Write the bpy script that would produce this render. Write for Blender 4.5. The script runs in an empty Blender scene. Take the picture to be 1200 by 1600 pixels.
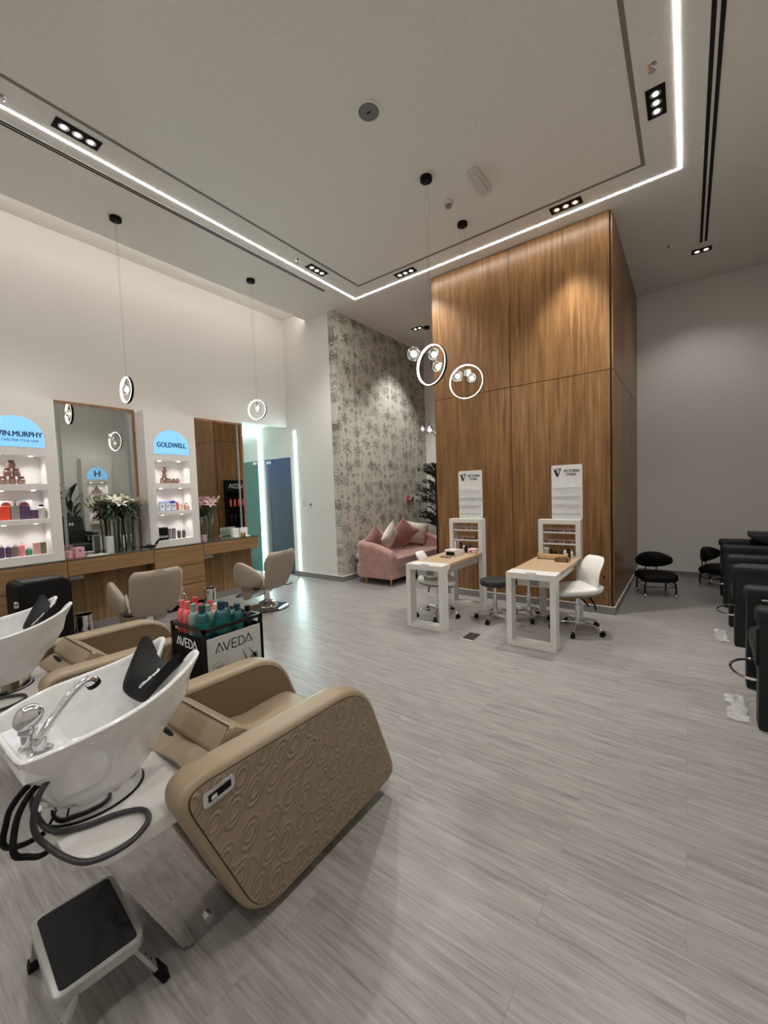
import bpy, bmesh, math, random
from mathutils import Vector, Matrix, Quaternion
random.seed(7)
PI = math.pi
SC = bpy.context.scene
COL = SC.collection

# ------------------------------------------------------------------ camera
cam_d = bpy.data.cameras.new('camera')
cam = bpy.data.objects.new('camera', cam_d)
COL.objects.link(cam)
cam_d.sensor_fit = 'VERTICAL'
cam_d.sensor_height = 36.0
cam_d.lens = 36.0 * 639.849 / 1600.0
cam_d.clip_start = 0.02
yaw, pitch, roll = 0.638865, -0.0509027, -0.0347075
fw = Vector((-math.sin(yaw) * math.cos(pitch), math.cos(yaw) * math.cos(pitch), math.sin(pitch)))
rt = Vector((math.cos(yaw), math.sin(yaw), 0.0))
up = rt.cross(fw)
R_ = rt * math.cos(roll) + up * math.sin(roll)
U_ = -rt * math.sin(roll) + up * math.cos(roll)
cam.matrix_world = Matrix(((R_.x, U_.x, -fw.x, 0.0), (R_.y, U_.y, -fw.y, 0.0), (R_.z, U_.z, -fw.z, 1.64), (0, 0, 0, 1)))
SC.camera = cam

# ------------------------------------------------------------------ world, exposure, light levels
w = bpy.data.worlds.new('world'); SC.world = w; w.use_nodes = True
w.node_tree.nodes['Background'].inputs[0].default_value = (0.5, 0.55, 0.6, 1)
w.node_tree.nodes['Background'].inputs[1].default_value = 0.1
SC.view_settings.view_transform = 'Standard'
SC.view_settings.look = 'None'
SC.view_settings.exposure = 0.95
SC.view_settings.gamma = 1.0
SC.view_settings.use_curve_mapping = False
DOWNLIGHT_W = 75.0        # each three lens downlight
LED_STRENGTH = 30.0
HALL_STRENGTH = 24.0
COVE_STRENGTH = 6.5

# ------------------------------------------------------------------ materials
def lin(c):
    def f(v):
        v /= 255.0
        return v / 12.92 if v <= 0.04045 else ((v + 0.055) / 1.055) ** 2.4
    return (f(c[0]), f(c[1]), f(c[2]), 1.0)

class NT:
    def __init__(s, name):
        s.m = bpy.data.materials.new(name); s.m.use_nodes = True
        s.t = s.m.node_tree; s.b = s.t.nodes['Principled BSDF']; s.out = s.t.nodes['Material Output']
    def n(s, typ, **kw):
        nd = s.t.nodes.new(typ)
        for k, v in kw.items():
            if k.startswith('i_'):
                key = k[2:]
                key = int(key) if key.isdigit() else key
                nd.inputs[key].default_value = v
            else:
                setattr(nd, k, v)
        return nd
    def l(s, a, b): s.t.links.new(a, b)
    def math(s, op, a, b=None, c=None, clamp=False):
        nd = s.t.nodes.new('ShaderNodeMath'); nd.operation = op; nd.use_clamp = clamp
        for i, v in enumerate((a, b, c)):
            if v is None: continue
            if isinstance(v, (int, float)): nd.inputs[i].default_value = v
            else: s.l(v, nd.inputs[i])
        return nd.outputs[0]
    def coord(s, scale=(1, 1, 1), rot=(0, 0, 0)):
        tc = s.n('ShaderNodeTexCoord'); mp = s.n('ShaderNodeMapping')
        mp.inputs['Scale'].default_value = scale; mp.inputs['Rotation'].default_value = rot
        s.l(tc.outputs['Object'], mp.inputs['Vector'])
        return mp.outputs[0]
    def bump(s, h, strength=0.2, dist=0.01):
        b = s.n('ShaderNodeBump'); b.inputs['Strength'].default_value = strength; b.inputs['Distance'].default_value = dist
        s.l(h, b.inputs['Height']); s.l(b.outputs[0], s.b.inputs['Normal'])
    def ramp(s, fac, stops):
        r = s.n('ShaderNodeValToRGB')
        e = r.color_ramp.elements
        while len(e) < len(stops): e.new(0.5)
        for i, (p, c) in enumerate(stops):
            e[i].position = p; e[i].color = c
        s.l(fac, r.inputs[0])
        return r.outputs[0]

def mat(name, rgb, rough=0.5, metal=0.0, emit=None, es=0.0, noise=0.0, nscale=30, spec=0.5, coat=0.0, sheen=0.0, alpha=None):
    t = NT(name)
    t.b.inputs['Base Color'].default_value = lin(rgb)
    t.b.inputs['Roughness'].default_value = rough
    t.b.inputs['Metallic'].default_value = metal
    t.b.inputs['Specular IOR Level'].default_value = spec
    t.b.inputs['Coat Weight'].default_value = coat
    t.b.inputs['Sheen Weight'].default_value = sheen
    if emit:
        t.b.inputs['Emission Color'].default_value = lin(emit); t.b.inputs['Emission Strength'].default_value = es
    nz = t.n('ShaderNodeTexNoise'); nz.inputs['Scale'].default_value = nscale; nz.inputs['Detail'].default_value = 3
    t.l(t.coord(), nz.inputs['Vector'])
    if noise > 0:
        t.bump(nz.outputs[0], noise, 0.004)
    # faint colour variation so that no surface is perfectly flat
    c = lin(rgb)
    lo = tuple(v * 0.96 for v in c[:3]) + (1,); hi = tuple(min(1, v * 1.04) for v in c[:3]) + (1,)
    t.l(t.ramp(nz.outputs[0], [(0.3, lo), (0.7, hi)]), t.b.inputs['Base Color'])
    return t.m

def emitm(name, rgb, s):
    t = NT(name)
    t.b.inputs['Base Color'].default_value = (0.0, 0.0, 0.0, 1)
    t.b.inputs['Emission Color'].default_value = lin(rgb); t.b.inputs['Emission Strength'].default_value = s
    return t.m

def glass(name, rgb, rough=0.02, keep=0.8, gl=0.12):
    """thin clear glass: mostly see-through, tinted, with a glossy sheen"""
    t = NT(name)
    tr = t.n('ShaderNodeBsdfTransparent'); tr.inputs[0].default_value = lin(rgb)
    g = t.n('ShaderNodeBsdfGlossy'); g.inputs['Roughness'].default_value = rough
    fr = t.n('ShaderNodeFresnel'); fr.inputs[0].default_value = 1.5
    f = t.math('MULTIPLY_ADD', fr.outputs[0], 1.0 - gl, gl * 0.5)
    mx = t.n('ShaderNodeMixShader')
    t.l(f, mx.inputs[0]); t.l(tr.outputs[0], mx.inputs[1]); t.l(g.outputs[0], mx.inputs[2])
    t.l(mx.outputs[0], t.out.inputs[0])
    return t.m

def wood(name, dark, mid, light, axis='z', scale=1.0, rough=0.4, contrast=1.0, spec=0.4):
    t = NT(name)
    s = {'z': (9, 9, 0.55), 'y': (9, 0.55, 9), 'x': (0.55, 9, 9)}[axis]
    v = t.coord(tuple(k * scale for k in s))
    n1 = t.n('ShaderNodeTexNoise'); n1.inputs['Scale'].default_value = 1.3; n1.inputs['Detail'].default_value = 6; n1.inputs['Distortion'].default_value = 0.6
    t.l(v, n1.inputs['Vector'])
    s2 = {'z': (90, 90, 2.2), 'y': (90, 2.2, 90), 'x': (2.2, 90, 90)}[axis]
    v2 = t.coord(tuple(k * scale for k in s2))
    n2 = t.n('ShaderNodeTexNoise'); n2.inputs['Scale'].default_value = 1.0; n2.inputs['Detail'].default_value = 4
    t.l(v2, n2.inputs['Vector'])
    s3 = {'z': (26, 26, 0.8), 'y': (26, 0.8, 26), 'x': (0.8, 26, 26)}[axis]
    v3 = t.coord(tuple(k * scale for k in s3))
    n3 = t.n('ShaderNodeTexNoise'); n3.inputs['Scale'].default_value = 1.0; n3.inputs['Detail'].default_value = 5; n3.inputs['Distortion'].default_value = 0.3
    t.l(v3, n3.inputs['Vector'])
    a = t.math('MULTIPLY', n1.outputs[0], 0.4)
    b = t.math('MULTIPLY_ADD', n2.outputs[0], 0.25, a)
    c = t.math('MULTIPLY_ADD', n3.outputs[0], 0.35, b)
    w_ = 0.14 / contrast
    t.l(t.ramp(c, [(0.5 - w_, lin(dark)), (0.5, lin(mid)), (0.5 + w_, lin(light))]), t.b.inputs['Base Color'])
    t.b.inputs['Roughness'].default_value = rough
    t.b.inputs['Specular IOR Level'].default_value = spec
    t.bump(n2.outputs[0], 0.08, 0.002)
    return t.m

def floor_mat():
    t = NT('grey_plank_floor')
    v = t.coord()
    br = t.n('ShaderNodeTexBrick')
    br.offset = 0.37; br.offset_frequency = 2; br.squash = 1.0
    br.inputs['Scale'].default_value = 1.0
    br.inputs['Brick Width'].default_value = 1.22; br.inputs['Row Height'].default_value = 0.184
    br.inputs['Mortar Size'].default_value = 0.0011; br.inputs['Mortar Smooth'].default_value = 0.1
    br.inputs['Color1'].default_value = (0, 0, 0, 1); br.inputs['Color2'].default_value = (1, 1, 1, 1)
    br.inputs['Mortar'].default_value = (0.5, 0.5, 0.5, 1)
    t.l(v, br.inputs['Vector'])
    sep = t.n('ShaderNodeSeparateXYZ'); t.l(v, sep.inputs[0])
    rnd = t.n('ShaderNodeRGBToBW'); t.l(br.outputs['Color'], rnd.inputs[0])
    def grain(sx, sy, det, dist):
        cx = t.n('ShaderNodeCombineXYZ')
        t.l(t.math('MULTIPLY', sep.outputs[0], sx), cx.inputs[0])
        t.l(t.math('MULTIPLY', sep.outputs[1], sy), cx.inputs[1])
        t.l(t.math('MULTIPLY', rnd.outputs[0], 17.0), cx.inputs[2])
        n = t.n('ShaderNodeTexNoise'); n.inputs['Scale'].default_value = 1.0; n.inputs['Detail'].default_value = det
        n.inputs['Distortion'].default_value = dist
        t.l(cx.outputs[0], n.inputs['Vector'])
        return n.outputs[0]
    g1 = grain(2.4, 34, 6, 1.0); g2 = grain(7.0, 120, 5, 0.3); g3 = grain(0.9, 9, 4, 2.2)
    c = t.math('MULTIPLY', g1, 0.42); c = t.math('MULTIPLY_ADD', g2, 0.36, c); c = t.math('MULTIPLY_ADD', g3, 0.22, c)
    c = t.math('MULTIPLY_ADD', t.math('SUBTRACT', rnd.outputs[0], 0.5), 0.015, c)
    col = t.ramp(c, [(0.34, lin((118, 113, 110))), (0.5, lin((149, 144, 140))), (0.67, lin((170, 165, 161)))])
    mx = t.n('ShaderNodeMix'); mx.data_type = 'RGBA'
    t.l(t.math('MULTIPLY', br.outputs['Fac'], 0.35), mx.inputs['Factor']); t.l(col, mx.inputs['A']); mx.inputs['B'].default_value = lin((60, 56, 54))
    t.l(mx.outputs['Result'], t.b.inputs['Base Color'])
    t.l(t.math('MULTIPLY_ADD', g2, 0.15, 0.27), t.b.inputs['Roughness'])
    t.b.inputs['Specular IOR Level'].default_value = 0.5
    t.bump(g2, 0.06, 0.003)
    return t.m

def wallpaper_mat():
    """pale grey-beige paper with dark seed-head flowers on long stems (wall plane x=const, coords y,z)"""
    t = NT('floral_wallpaper')
    tc = t.n('ShaderNodeTexCoord'); sep0 = t.n('ShaderNodeSeparateXYZ'); t.l(tc.outputs['Object'], sep0.inputs[0])
    Y, Z = sep0.outputs[1], sep0.outputs[2]
    nz = t.n('ShaderNodeTexNoise'); nz.inputs['Scale'].default_value = 34; nz.inputs['Detail'].default_value = 3; nz.inputs['Roughness'].default_value = 0.6
    t.l(tc.outputs['Object'], nz.inputs['Vector'])
    def layer(cell, rad, off, stem, wgt, asp=0.85):
        """rad and stem in metres"""
        cx = t.n('ShaderNodeCombineXYZ')
        t.l(t.math('MULTIPLY_ADD', Y, 1.0 / cell, off), cx.inputs[0]); t.l(t.math('MULTIPLY_ADD', Z, asp / cell, off * 2), cx.inputs[1])
        vo = t.n('ShaderNodeTexVoronoi'); vo.voronoi_dimensions = '2D'; vo.feature = 'F1'
        vo.inputs['Scale'].default_value = 1.0; vo.inputs['Randomness'].default_value = 0.6
        t.l(cx.outputs[0], vo.inputs['Vector'])
        sub = t.n('ShaderNodeVectorMath'); sub.operation = 'SUBTRACT'
        t.l(cx.outputs[0], sub.inputs[0]); t.l(vo.outputs['Position'], sub.inputs[1])
        sp = t.n('ShaderNodeSeparateXYZ'); t.l(sub.outputs[0], sp.inputs[0])
        dx = t.math('MULTIPLY', sp.outputs[0], cell); dz = t.math('MULTIPLY', sp.outputs[1], cell / asp)
        ang = t.math('ARCTAN2', dz, dx)
        r = t.math('SQRT', t.math('ADD', t.math('MULTIPLY', dx, dx), t.math('MULTIPLY', dz, dz)))
        rr = t.math('DIVIDE', r, rad)
        sc_ = t.n('ShaderNodeSeparateColor'); t.l(vo.outputs['Color'], sc_.inputs[0])
        # broken spokes, dense towards the middle
        spoke = t.math('MULTIPLY', t.math('SINE', t.math('MULTIPLY', ang, 11.0)), 0.055)
        th = t.math('MULTIPLY_ADD', rr, 0.20, 0.385)
        body = t.math('MULTIPLY', t.math('GREATER_THAN', t.math('ADD', nz.outputs[0], spoke), th), t.math('LESS_THAN', rr, 1.0))
        if stem:
            st = t.math('MULTIPLY', t.math('LESS_THAN', t.math('ABSOLUTE', dx), 0.0028), t.math('MULTIPLY', t.math('LESS_THAN', dz, 0.0), t.math('GREATER_THAN', dz, -stem)))
            body = t.math('MAXIMUM', body, t.math('MULTIPLY', st, 0.8))
        return t.math('MULTIPLY', body, t.math('MULTIPLY_ADD', sc_.outputs[0], 0.35, wgt))
    f = t.math('MAXIMUM', layer(0.32, 0.13, 3.3, 0.5, 0.65), layer(0.17, 0.055, 11.7, 0.16, 0.5))
    f = t.math('MAXIMUM', f, layer(0.15, 0.03, 5.1, 0, 0.4))
    cs = t.coord((34, 34, 0.9)); ns = t.n('ShaderNodeTexNoise'); ns.inputs['Scale'].default_value = 1.0; ns.inputs['Detail'].default_value = 2
    t.l(cs, ns.inputs['Vector'])
    base = t.ramp(ns.outputs[0], [(0.36, lin((176, 172, 160))), (0.46, lin((192, 188, 176))), (0.7, lin((198, 194, 183)))])
    mx = t.n('ShaderNodeMix'); mx.data_type = 'RGBA'
    t.l(t.math('MULTIPLY', f, 0.85, clamp=True), mx.inputs['Factor']); t.l(base, mx.inputs['A']); mx.inputs['B'].default_value = lin((84, 80, 66))
    t.l(mx.outputs['Result'], t.b.inputs['Base Color'])
    t.b.inputs['Roughness'].default_value = 0.7
    return t.m

def quilt_mat():
    t = NT('embossed_taupe_leather')
    tc = t.n('ShaderNodeTexCoord'); sep = t.n('ShaderNodeSeparateXYZ'); t.l(tc.outputs['Object'], sep.inputs[0])
    cx = t.n('ShaderNodeCombineXYZ')
    # ovals that lean to one side
    t.l(t.math('MULTIPLY_ADD', sep.outputs[2], -3.0, t.math('MULTIPLY', sep.outputs[1], 11.0)), cx.inputs[0])
    t.l(t.math('MULTIPLY', sep.outputs[2], 8.3), cx.inputs[1])
    vo = t.n('ShaderNodeTexVoronoi'); vo.voronoi_dimensions = '2D'; vo.inputs['Scale'].default_value = 1.0; vo.inputs['Randomness'].default_value = 0.55
    t.l(cx.outputs[0], vo.inputs['Vector'])
    def ring(r0, wd):
        return t.math('SUBTRACT', 1.0, t.math('DIVIDE', t.math('ABSOLUTE', t.math('SUBTRACT', vo.outputs['Distance'], r0)), wd), clamp=True)
    h = t.math('ADD', ring(0.24, 0.09), t.math('MULTIPLY', ring(0.43, 0.09), 0.8))
    nz = t.n('ShaderNodeTexNoise'); nz.inputs['Scale'].default_value = 0.45; nz.inputs['Detail'].default_value = 0
    t.l(cx.outputs[0], nz.inputs['Vector'])
    swirl = t.math('SUBTRACT', 1.0, t.math('DIVIDE', t.math('ABSOLUTE', t.math('SUBTRACT', nz.outputs[0], 0.5)), 0.022), clamp=True)
    h = t.math('MAXIMUM', h, t.math('MULTIPLY', swirl, 0.8))
    fine = t.n('ShaderNodeTexNoise'); fine.inputs['Scale'].default_value = 350
    t.l(tc.outputs['Object'], fine.inputs['Vector'])
    h2 = t.math('MULTIPLY_ADD', fine.outputs[0], 0.05, h)
    t.b.inputs['Base Color'].default_value = lin((144, 126, 104))
    t.b.inputs['Roughness'].default_value = 0.42
    t.bump(h2, 0.55, 0.010)
    return t.m

def velvet(name, rgb):
    t = NT(name)
    nz = t.n('ShaderNodeTexNoise'); nz.inputs['Scale'].default_value = 6; nz.inputs['Detail'].default_value = 5; nz.inputs['Distortion'].default_value = 1.2
    t.l(t.coord(), nz.inputs['Vector'])
    c = lin(rgb)
    t.l(t.ramp(nz.outputs[0], [(0.35, tuple(v * 0.78 for v in c[:3]) + (1,)), (0.65, tuple(min(1, v * 1.15) for v in c[:3]) + (1,))]), t.b.inputs['Base Color'])
    t.b.inputs['Roughness'].default_value = 0.75; t.b.inputs['Sheen Weight'].default_value = 0.5
    t.bump(nz.outputs[0], 0.15, 0.01)
    return t.m

M = {}
M['floor'] = floor_mat()
M['ceiling'] = mat('ceiling_paint', (229, 225, 219), 0.85, noise=0.05, nscale=60)
M['wall'] = mat('wall_paint', (227, 224, 219), 0.8, noise=0.06, nscale=80)
M['paper'] = wallpaper_mat()
M['skirt'] = mat('grey_skirting_tile', (132, 128, 124), 0.45)
M['white_trim'] = mat('white_trim', (225, 224, 220), 0.5)
M['groove'] = mat('shadow_gap_grey', (128, 124, 120), 0.7)
M['black'] = mat('black_satin', (8, 8, 8), 0.6, spec=0.2)
M['blackmetal'] = mat('black_metal', (22, 22, 23), 0.35, 0.3)
M['deepblack'] = mat('slot_black', (6, 6, 6), 0.8)
M['chrome'] = mat('chrome', (225, 225, 228), 0.06, 1.0)
M['polished'] = mat('polished_steel', (205, 202, 200), 0.045, 1.0)
M['boxwood'] = wood('walnut_veneer', (92, 64, 36), (128, 92, 55), (158, 120, 78), 'z', 1.8, 0.34, 0.9)
M['oak'] = wood('oak_laminate', (118, 90, 60), (148, 116, 80), (170, 138, 102), 'y', 1.0, 0.5, 0.9)
M['oakv'] = wood('oak_laminate_upright', (104, 78, 48), (134, 104, 68), (156, 126, 88), 'z', 1.0, 0.5, 0.9)
M['desktop'] = wood('pale_oak_top', (150, 126, 98), (178, 152, 122), (194, 170, 142), 'x', 1.0, 0.4, 0.9)
M['frame_wood'] = wood('mirror_frame_wood', (120, 84, 60), (146, 106, 78), (164, 124, 92), 'z', 1.0, 0.45)
M['counterglass'] = mat('dark_counter_glass', (88, 92, 80), 0.08, 0.0, coat=0.5)
M['mirror'] = mat('mirror_silver', (205, 208, 204), 0.01, 1.0)
M['frosted'] = mat('frosted_strip', (140, 144, 142), 0.4)
M['ceramic'] = mat('white_ceramic', (236, 236, 235), 0.08, coat=0.6)
M['whiteplastic'] = mat('white_plastic', (214, 210, 206), 0.2)
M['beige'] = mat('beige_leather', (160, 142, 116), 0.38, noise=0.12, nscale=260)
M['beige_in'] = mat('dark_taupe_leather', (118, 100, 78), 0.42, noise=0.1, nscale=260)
M['quilt'] = quilt_mat()
M['piping'] = mat('brown_piping', (62, 46, 32), 0.6)
M['taupe'] = mat('taupe_leather', (156, 143, 126), 0.42, noise=0.1, nscale=200)
M['blackrubber'] = mat('black_silicone', (12, 12, 13), 0.6, spec=0.3)
M['hose'] = mat('charcoal_hose', (48, 48, 50), 0.4)
M['charcoal'] = mat('charcoal_vinyl', (40, 41, 43), 0.5, noise=0.1, nscale=200)
M['pedi'] = mat('dark_grey_leather', (33, 37, 37), 0.55, spec=0.35, noise=0.12, nscale=200)
M['pedi_front'] = mat('dark_grey_side', (25, 31, 30), 0.55, spec=0.35)
M['whiteleather'] = mat('white_leather', (232, 230, 224), 0.35, noise=0.05, nscale=200)
M['deskwhite'] = mat('white_lacquer', (222, 220, 214), 0.3)
M['acrylic'] = mat('white_acrylic', (238, 238, 236), 0.15)
M['clear'] = glass('clear_acrylic', (250, 250, 250))
M['vaseglass'] = glass('vase_glass', (246, 250, 246), gl=0.08)
M['bulbglass'] = glass('clear_bulb_glass', (215, 215, 210), 0.25, gl=0.8)
M['pink_velvet'] = velvet('dusty_pink_velvet', (172, 128, 120))
M['pink_pillow'] = velvet('rose_pillow', (160, 112, 106))
M['white_pillow'] = velvet('ivory_pillow', (222, 216, 200))
M['gold'] = mat('brass', (200, 160, 90), 0.25, 1.0)
M['lens'] = emitm('lit_lens', (255, 252, 245), 4.0)
M['led'] = emitm('led_strip_white', (255, 250, 244), LED_STRENGTH)
M['ledhall'] = emitm('led_strip_cool', (208, 244, 242), HALL_STRENGTH)
M['ledcove'] = emitm('led_strip_cove', (250, 240, 232), COVE_STRENGTH)
M['ring'] = emitm('ring_light', (255, 250, 238), 3.0)
M['bulb'] = emitm('lit_bulb', (255, 250, 238), 1.5)
M['signblue'] = mat('sign_blue', (130, 180, 225), 0.4, emit=(120, 190, 245), es=0.42)
M['nichelens'] = emitm('niche_spot', (255, 255, 255), 5.0)
M['navy'] = mat('navy_letter', (14, 34, 66), 0.5)
M['inkblack'] = mat('ink_black', (14, 14, 14), 0.5)
M['whiteink'] = mat('white_ink', (235, 235, 235), 0.5, emit=(235, 235, 235), es=0.05)
M['poster'] = mat('pale_poster', (196, 198, 192), 0.45)
M['leafgreen'] = mat('poster_leaf_green', (92, 104, 88), 0.6)
M['doorgreen'] = mat('frosted_green_glass', (88, 128, 122), 0.3, spec=0.6)
M['doorblue'] = glass('blue_door_glass', (176, 192, 215), 0.12, gl=0.2)
M['leaf'] = mat('dark_leaf', (34, 54, 28), 0.4)
M['oliveleaf'] = mat('olive_leaf', (30, 42, 30), 0.5)
M['bark'] = mat('bark_brown', (84, 66, 48), 0.8, noise=0.4, nscale=60)
M['petal'] = mat('white_petal', (238, 236, 222), 0.5)
M['petalpink'] = mat('pink_petal', (224, 190, 190), 0.5)
M['stem'] = mat('stem_green', (70, 96, 44), 0.5)
M['anther'] = mat('anther_rust', (140, 70, 30), 0.7)
M['stoolgrey'] = mat('grey_painted_steel', (168, 168, 164), 0.35, 0.2)
M['treadblack'] = mat('black_tread', (20, 20, 21), 0.75, noise=0.6, nscale=400)
M['red'] = mat('red_plastic', (190, 40, 40), 0.4)
M['screen'] = mat('lcd_screen', (96, 104, 92), 0.2)
M['bamboo'] = wood('bamboo', (190, 158, 110), (208, 178, 130), (222, 194, 148), 'x', 1.0, 0.5)
M['wicker'] = wood('brown_box_wood', (110, 80, 56), (138, 104, 76), (156, 120, 90), 'x', 1.0, 0.5)
def cm(name, rgb, rough=0.35, **k):
    if name not in M: M[name] = mat(name, rgb, rough, **k)
    return M[name]

# ------------------------------------------------------------------ mesh helpers
class MB:
    def __init__(s): s.bm = bmesh.new()
    def _new(s, before):
        return [v for v in s.bm.verts if v not in before]
    def box(s, x0, x1, y0, y1, z0, z1, bev=0.0, seg=2, rot=None, pivot=None):
        x0, x1 = min(x0, x1), max(x0, x1); y0, y1 = min(y0, y1), max(y0, y1); z0, z1 = min(z0, z1), max(z0, z1)
        vs = [s.bm.verts.new(p) for p in ((x0, y0, z0), (x1, y0, z0), (x1, y1, z0), (x0, y1, z0), (x0, y0, z1), (x1, y0, z1), (x1, y1, z1), (x0, y1, z1))]
        fs = [s.bm.faces.new([vs[i] for i in f]) for f in ((0, 3, 2, 1), (4, 5, 6, 7), (0, 1, 5, 4), (1, 2, 6, 5), (2, 3, 7, 6), (3, 0, 4, 7))]
        allv = vs
        if bev > 0:
            es = set()
            for f in fs: es.update(f.edges)
            r = bmesh.ops.bevel(s.bm, geom=list(es), offset=bev, segments=seg, profile=0.5, affect='EDGES')
            allv = list({v for f in r['faces'] for v in f.verts} | {v for v in vs if v.is_valid})
        if rot is not None:
            pv = Vector(pivot) if pivot else Vector(((x0 + x1) / 2, (y0 + y1) / 2, (z0 + z1) / 2))
            m = rot.to_matrix() if hasattr(rot, 'to_matrix') else rot
            for v in allv: v.co = m @ (v.co - pv) + pv
        return allv
    def rings(s, rings, close=True, cap0=True, cap1=True):
        vr = [[s.bm.verts.new(p) for p in r] for r in rings]
        n = len(vr[0])
        for a, b in zip(vr[:-1], vr[1:]):
            for i in range(n if close else n - 1):
                j = (i + 1) % n
                try: s.bm.faces.new((a[i], a[j], b[j], b[i]))
                except ValueError: pass
        if cap0 and close: s.bm.faces.new(list(reversed(vr[0])))
        if cap1 and close: s.bm.faces.new(vr[-1])
        return vr
    def loopring(s, rings):
        """closed in both directions (torus like)"""
        vr = [[s.bm.verts.new(p) for p in r] for r in rings]
        n = len(vr[0])
        for k in range(len(vr)):
            a, b = vr[k], vr[(k + 1) % len(vr)]
            for i in range(n):
                j = (i + 1) % n
                s.bm.faces.new((a[i], a[j], b[j], b[i]))
    def cyl(s, p0, p1, r0, r1=None, n=20, cap=True):
        p0, p1 = Vector(p0), Vector(p1); r1 = r0 if r1 is None else r1
        d = (p1 - p0).normalized()
        a = d.orthogonal().normalized(); b = d.cross(a)
        rs = []
        for p, r in ((p0, r0), (p1, r1)):
            rs.append([p + a * (r * math.cos(2 * PI * i / n)) + b * (r * math.sin(2 * PI * i / n)) for i in range(n)])
        s.rings(rs, True, cap, cap)
    def tube(s, pts, r, n=10, closed=False, smooth=0, flat=None):
        pts = [Vector(p) for p in pts]
        if smooth:
            pts = spline(pts, smooth, closed)
        rs = []
        N = len(pts); prev = None
        for i, p in enumerate(pts):
            if closed: d = pts[(i + 1) % N] - pts[i - 1]
            else: d = pts[min(i + 1, N - 1)] - pts[max(i - 1, 0)]
            d = d.normalized() if d.length > 1e-9 else Vector((0, 0, 1))
            if prev is None:
                a = d.orthogonal().normalized()
            else:
                a = (prev - d * prev.dot(d)); a = a.normalized() if a.length > 1e-6 else d.orthogonal().normalized()
            prev = a; b = d.cross(a)
            rr = r(i / max(1, N - 1)) if callable(r) else r
            rs.append([p + a * (rr * math.cos(2 * PI * k / n)) + b * (rr * math.sin(2 * PI * k / n)) for k in range(n)])
        if closed: s.loopring(rs)
        else: s.rings(rs)
    def lathe(s, prof, c=(0, 0, 0), n=32, sx=1.0, sy=1.0, cap=True):
        """prof: list of (r,z)"""
        c = Vector(c); rs = []
        for r, z in prof:
            r = max(r, 1e-4)
            rs.append([c + Vector((r * sx * math.cos(2 * PI * i / n), r * sy * math.sin(2 * PI * i / n), z)) for i in range(n)])
        s.rings(rs, True, cap, cap)
    def prism(s, poly, axis, a0, a1, bev=0.0, seg=2):
        """poly: list of 2D points; axis 'x' -> (y,z), 'y' -> (x,z), 'z' -> (x,y)"""
        def P(p, a):
            return {'x': (a, p[0], p[1]), 'y': (p[0], a, p[1]), 'z': (p[0], p[1], a)}[axis]
        A = [s.bm.verts.new(P(p, a0)) for p in poly]; B = [s.bm.verts.new(P(p, a1)) for p in poly]
        n = len(poly)
        f1 = s.bm.faces.new(A); f2 = s.bm.faces.new(list(reversed(B)))
        for i in range(n):
            j = (i + 1) % n
            s.bm.faces.new((A[j], A[i], B[i], B[j]))
        if bev > 0:
            es = set(f1.edges) | set(f2.edges)
            bmesh.ops.bevel(s.bm, geom=list(es), offset=bev, segments=seg, profile=0.5, affect='EDGES')
    def blob(s, c, rx, ry, rz, e=0.6, n=24, m=14, rot=None, fn=None):
        """superellipsoid: e<1 boxy, 1 ellipsoid"""
        c = Vector(c)
        def sp(v, p): return math.copysign(abs(v) ** p, v)
        rs = []
        for j in range(m + 1):
            ph = -PI / 2 + PI * j / m
            r = []
            cph = max(math.cos(ph), 0.0)
            for i in range(n):
                th = 2 * PI * i / n
                v = Vector((rx * sp(cph, e) * sp(math.cos(th), e), ry * sp(cph, e) * sp(math.sin(th), e), rz * sp(math.sin(ph), e)))
                if fn: v = fn(v)
                if rot is not None: v = rot @ v
                r.append(c + v)
            rs.append(r)
        s.rings(rs)
    def build(s, name, m, parent=None, off=None, smooth=True, ang=40, weld=True):
        if weld: bmesh.ops.remove_doubles(s.bm, verts=s.bm.verts, dist=1e-5)
        bmesh.ops.dissolve_degenerate(s.bm, edges=s.bm.edges, dist=1e-6)
        bmesh.ops.recalc_face_normals(s.bm, faces=s.bm.faces)
        if off is not None:
            for v in s.bm.verts: v.co -= Vector(off)
        me = bpy.data.meshes.new(name)
        s.bm.to_mesh(me); s.bm.free()
        if m is not None: me.materials.append(m)
        if smooth:
            for p in me.polygons: p.use_smooth = True
            me.set_sharp_from_angle(angle=math.radians(ang))
        o = bpy.data.objects.new(name, me); COL.objects.link(o)
        if parent: o.parent = parent
        return o

def spline(pts, k=6, closed=False):
    out = []; N = len(pts)
    rng = range(N) if closed else range(N - 1)
    for i in rng:
        if closed: p = [pts[(i + d) % N] for d in (-1, 0, 1, 2)]
        else: p = [pts[max(i - 1, 0)], pts[i], pts[i + 1], pts[min(i + 2, N - 1)]]
        for j in range(k):
            t = j / k
            out.append(0.5 * ((2 * p[1]) + (p[2] - p[0]) * t + (2 * p[0] - 5 * p[1] + 4 * p[2] - p[3]) * t * t + (-p[0] + 3 * p[1] - 3 * p[2] + p[3]) * t ** 3))
    if not closed: out.append(pts[-1])
    return out

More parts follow.
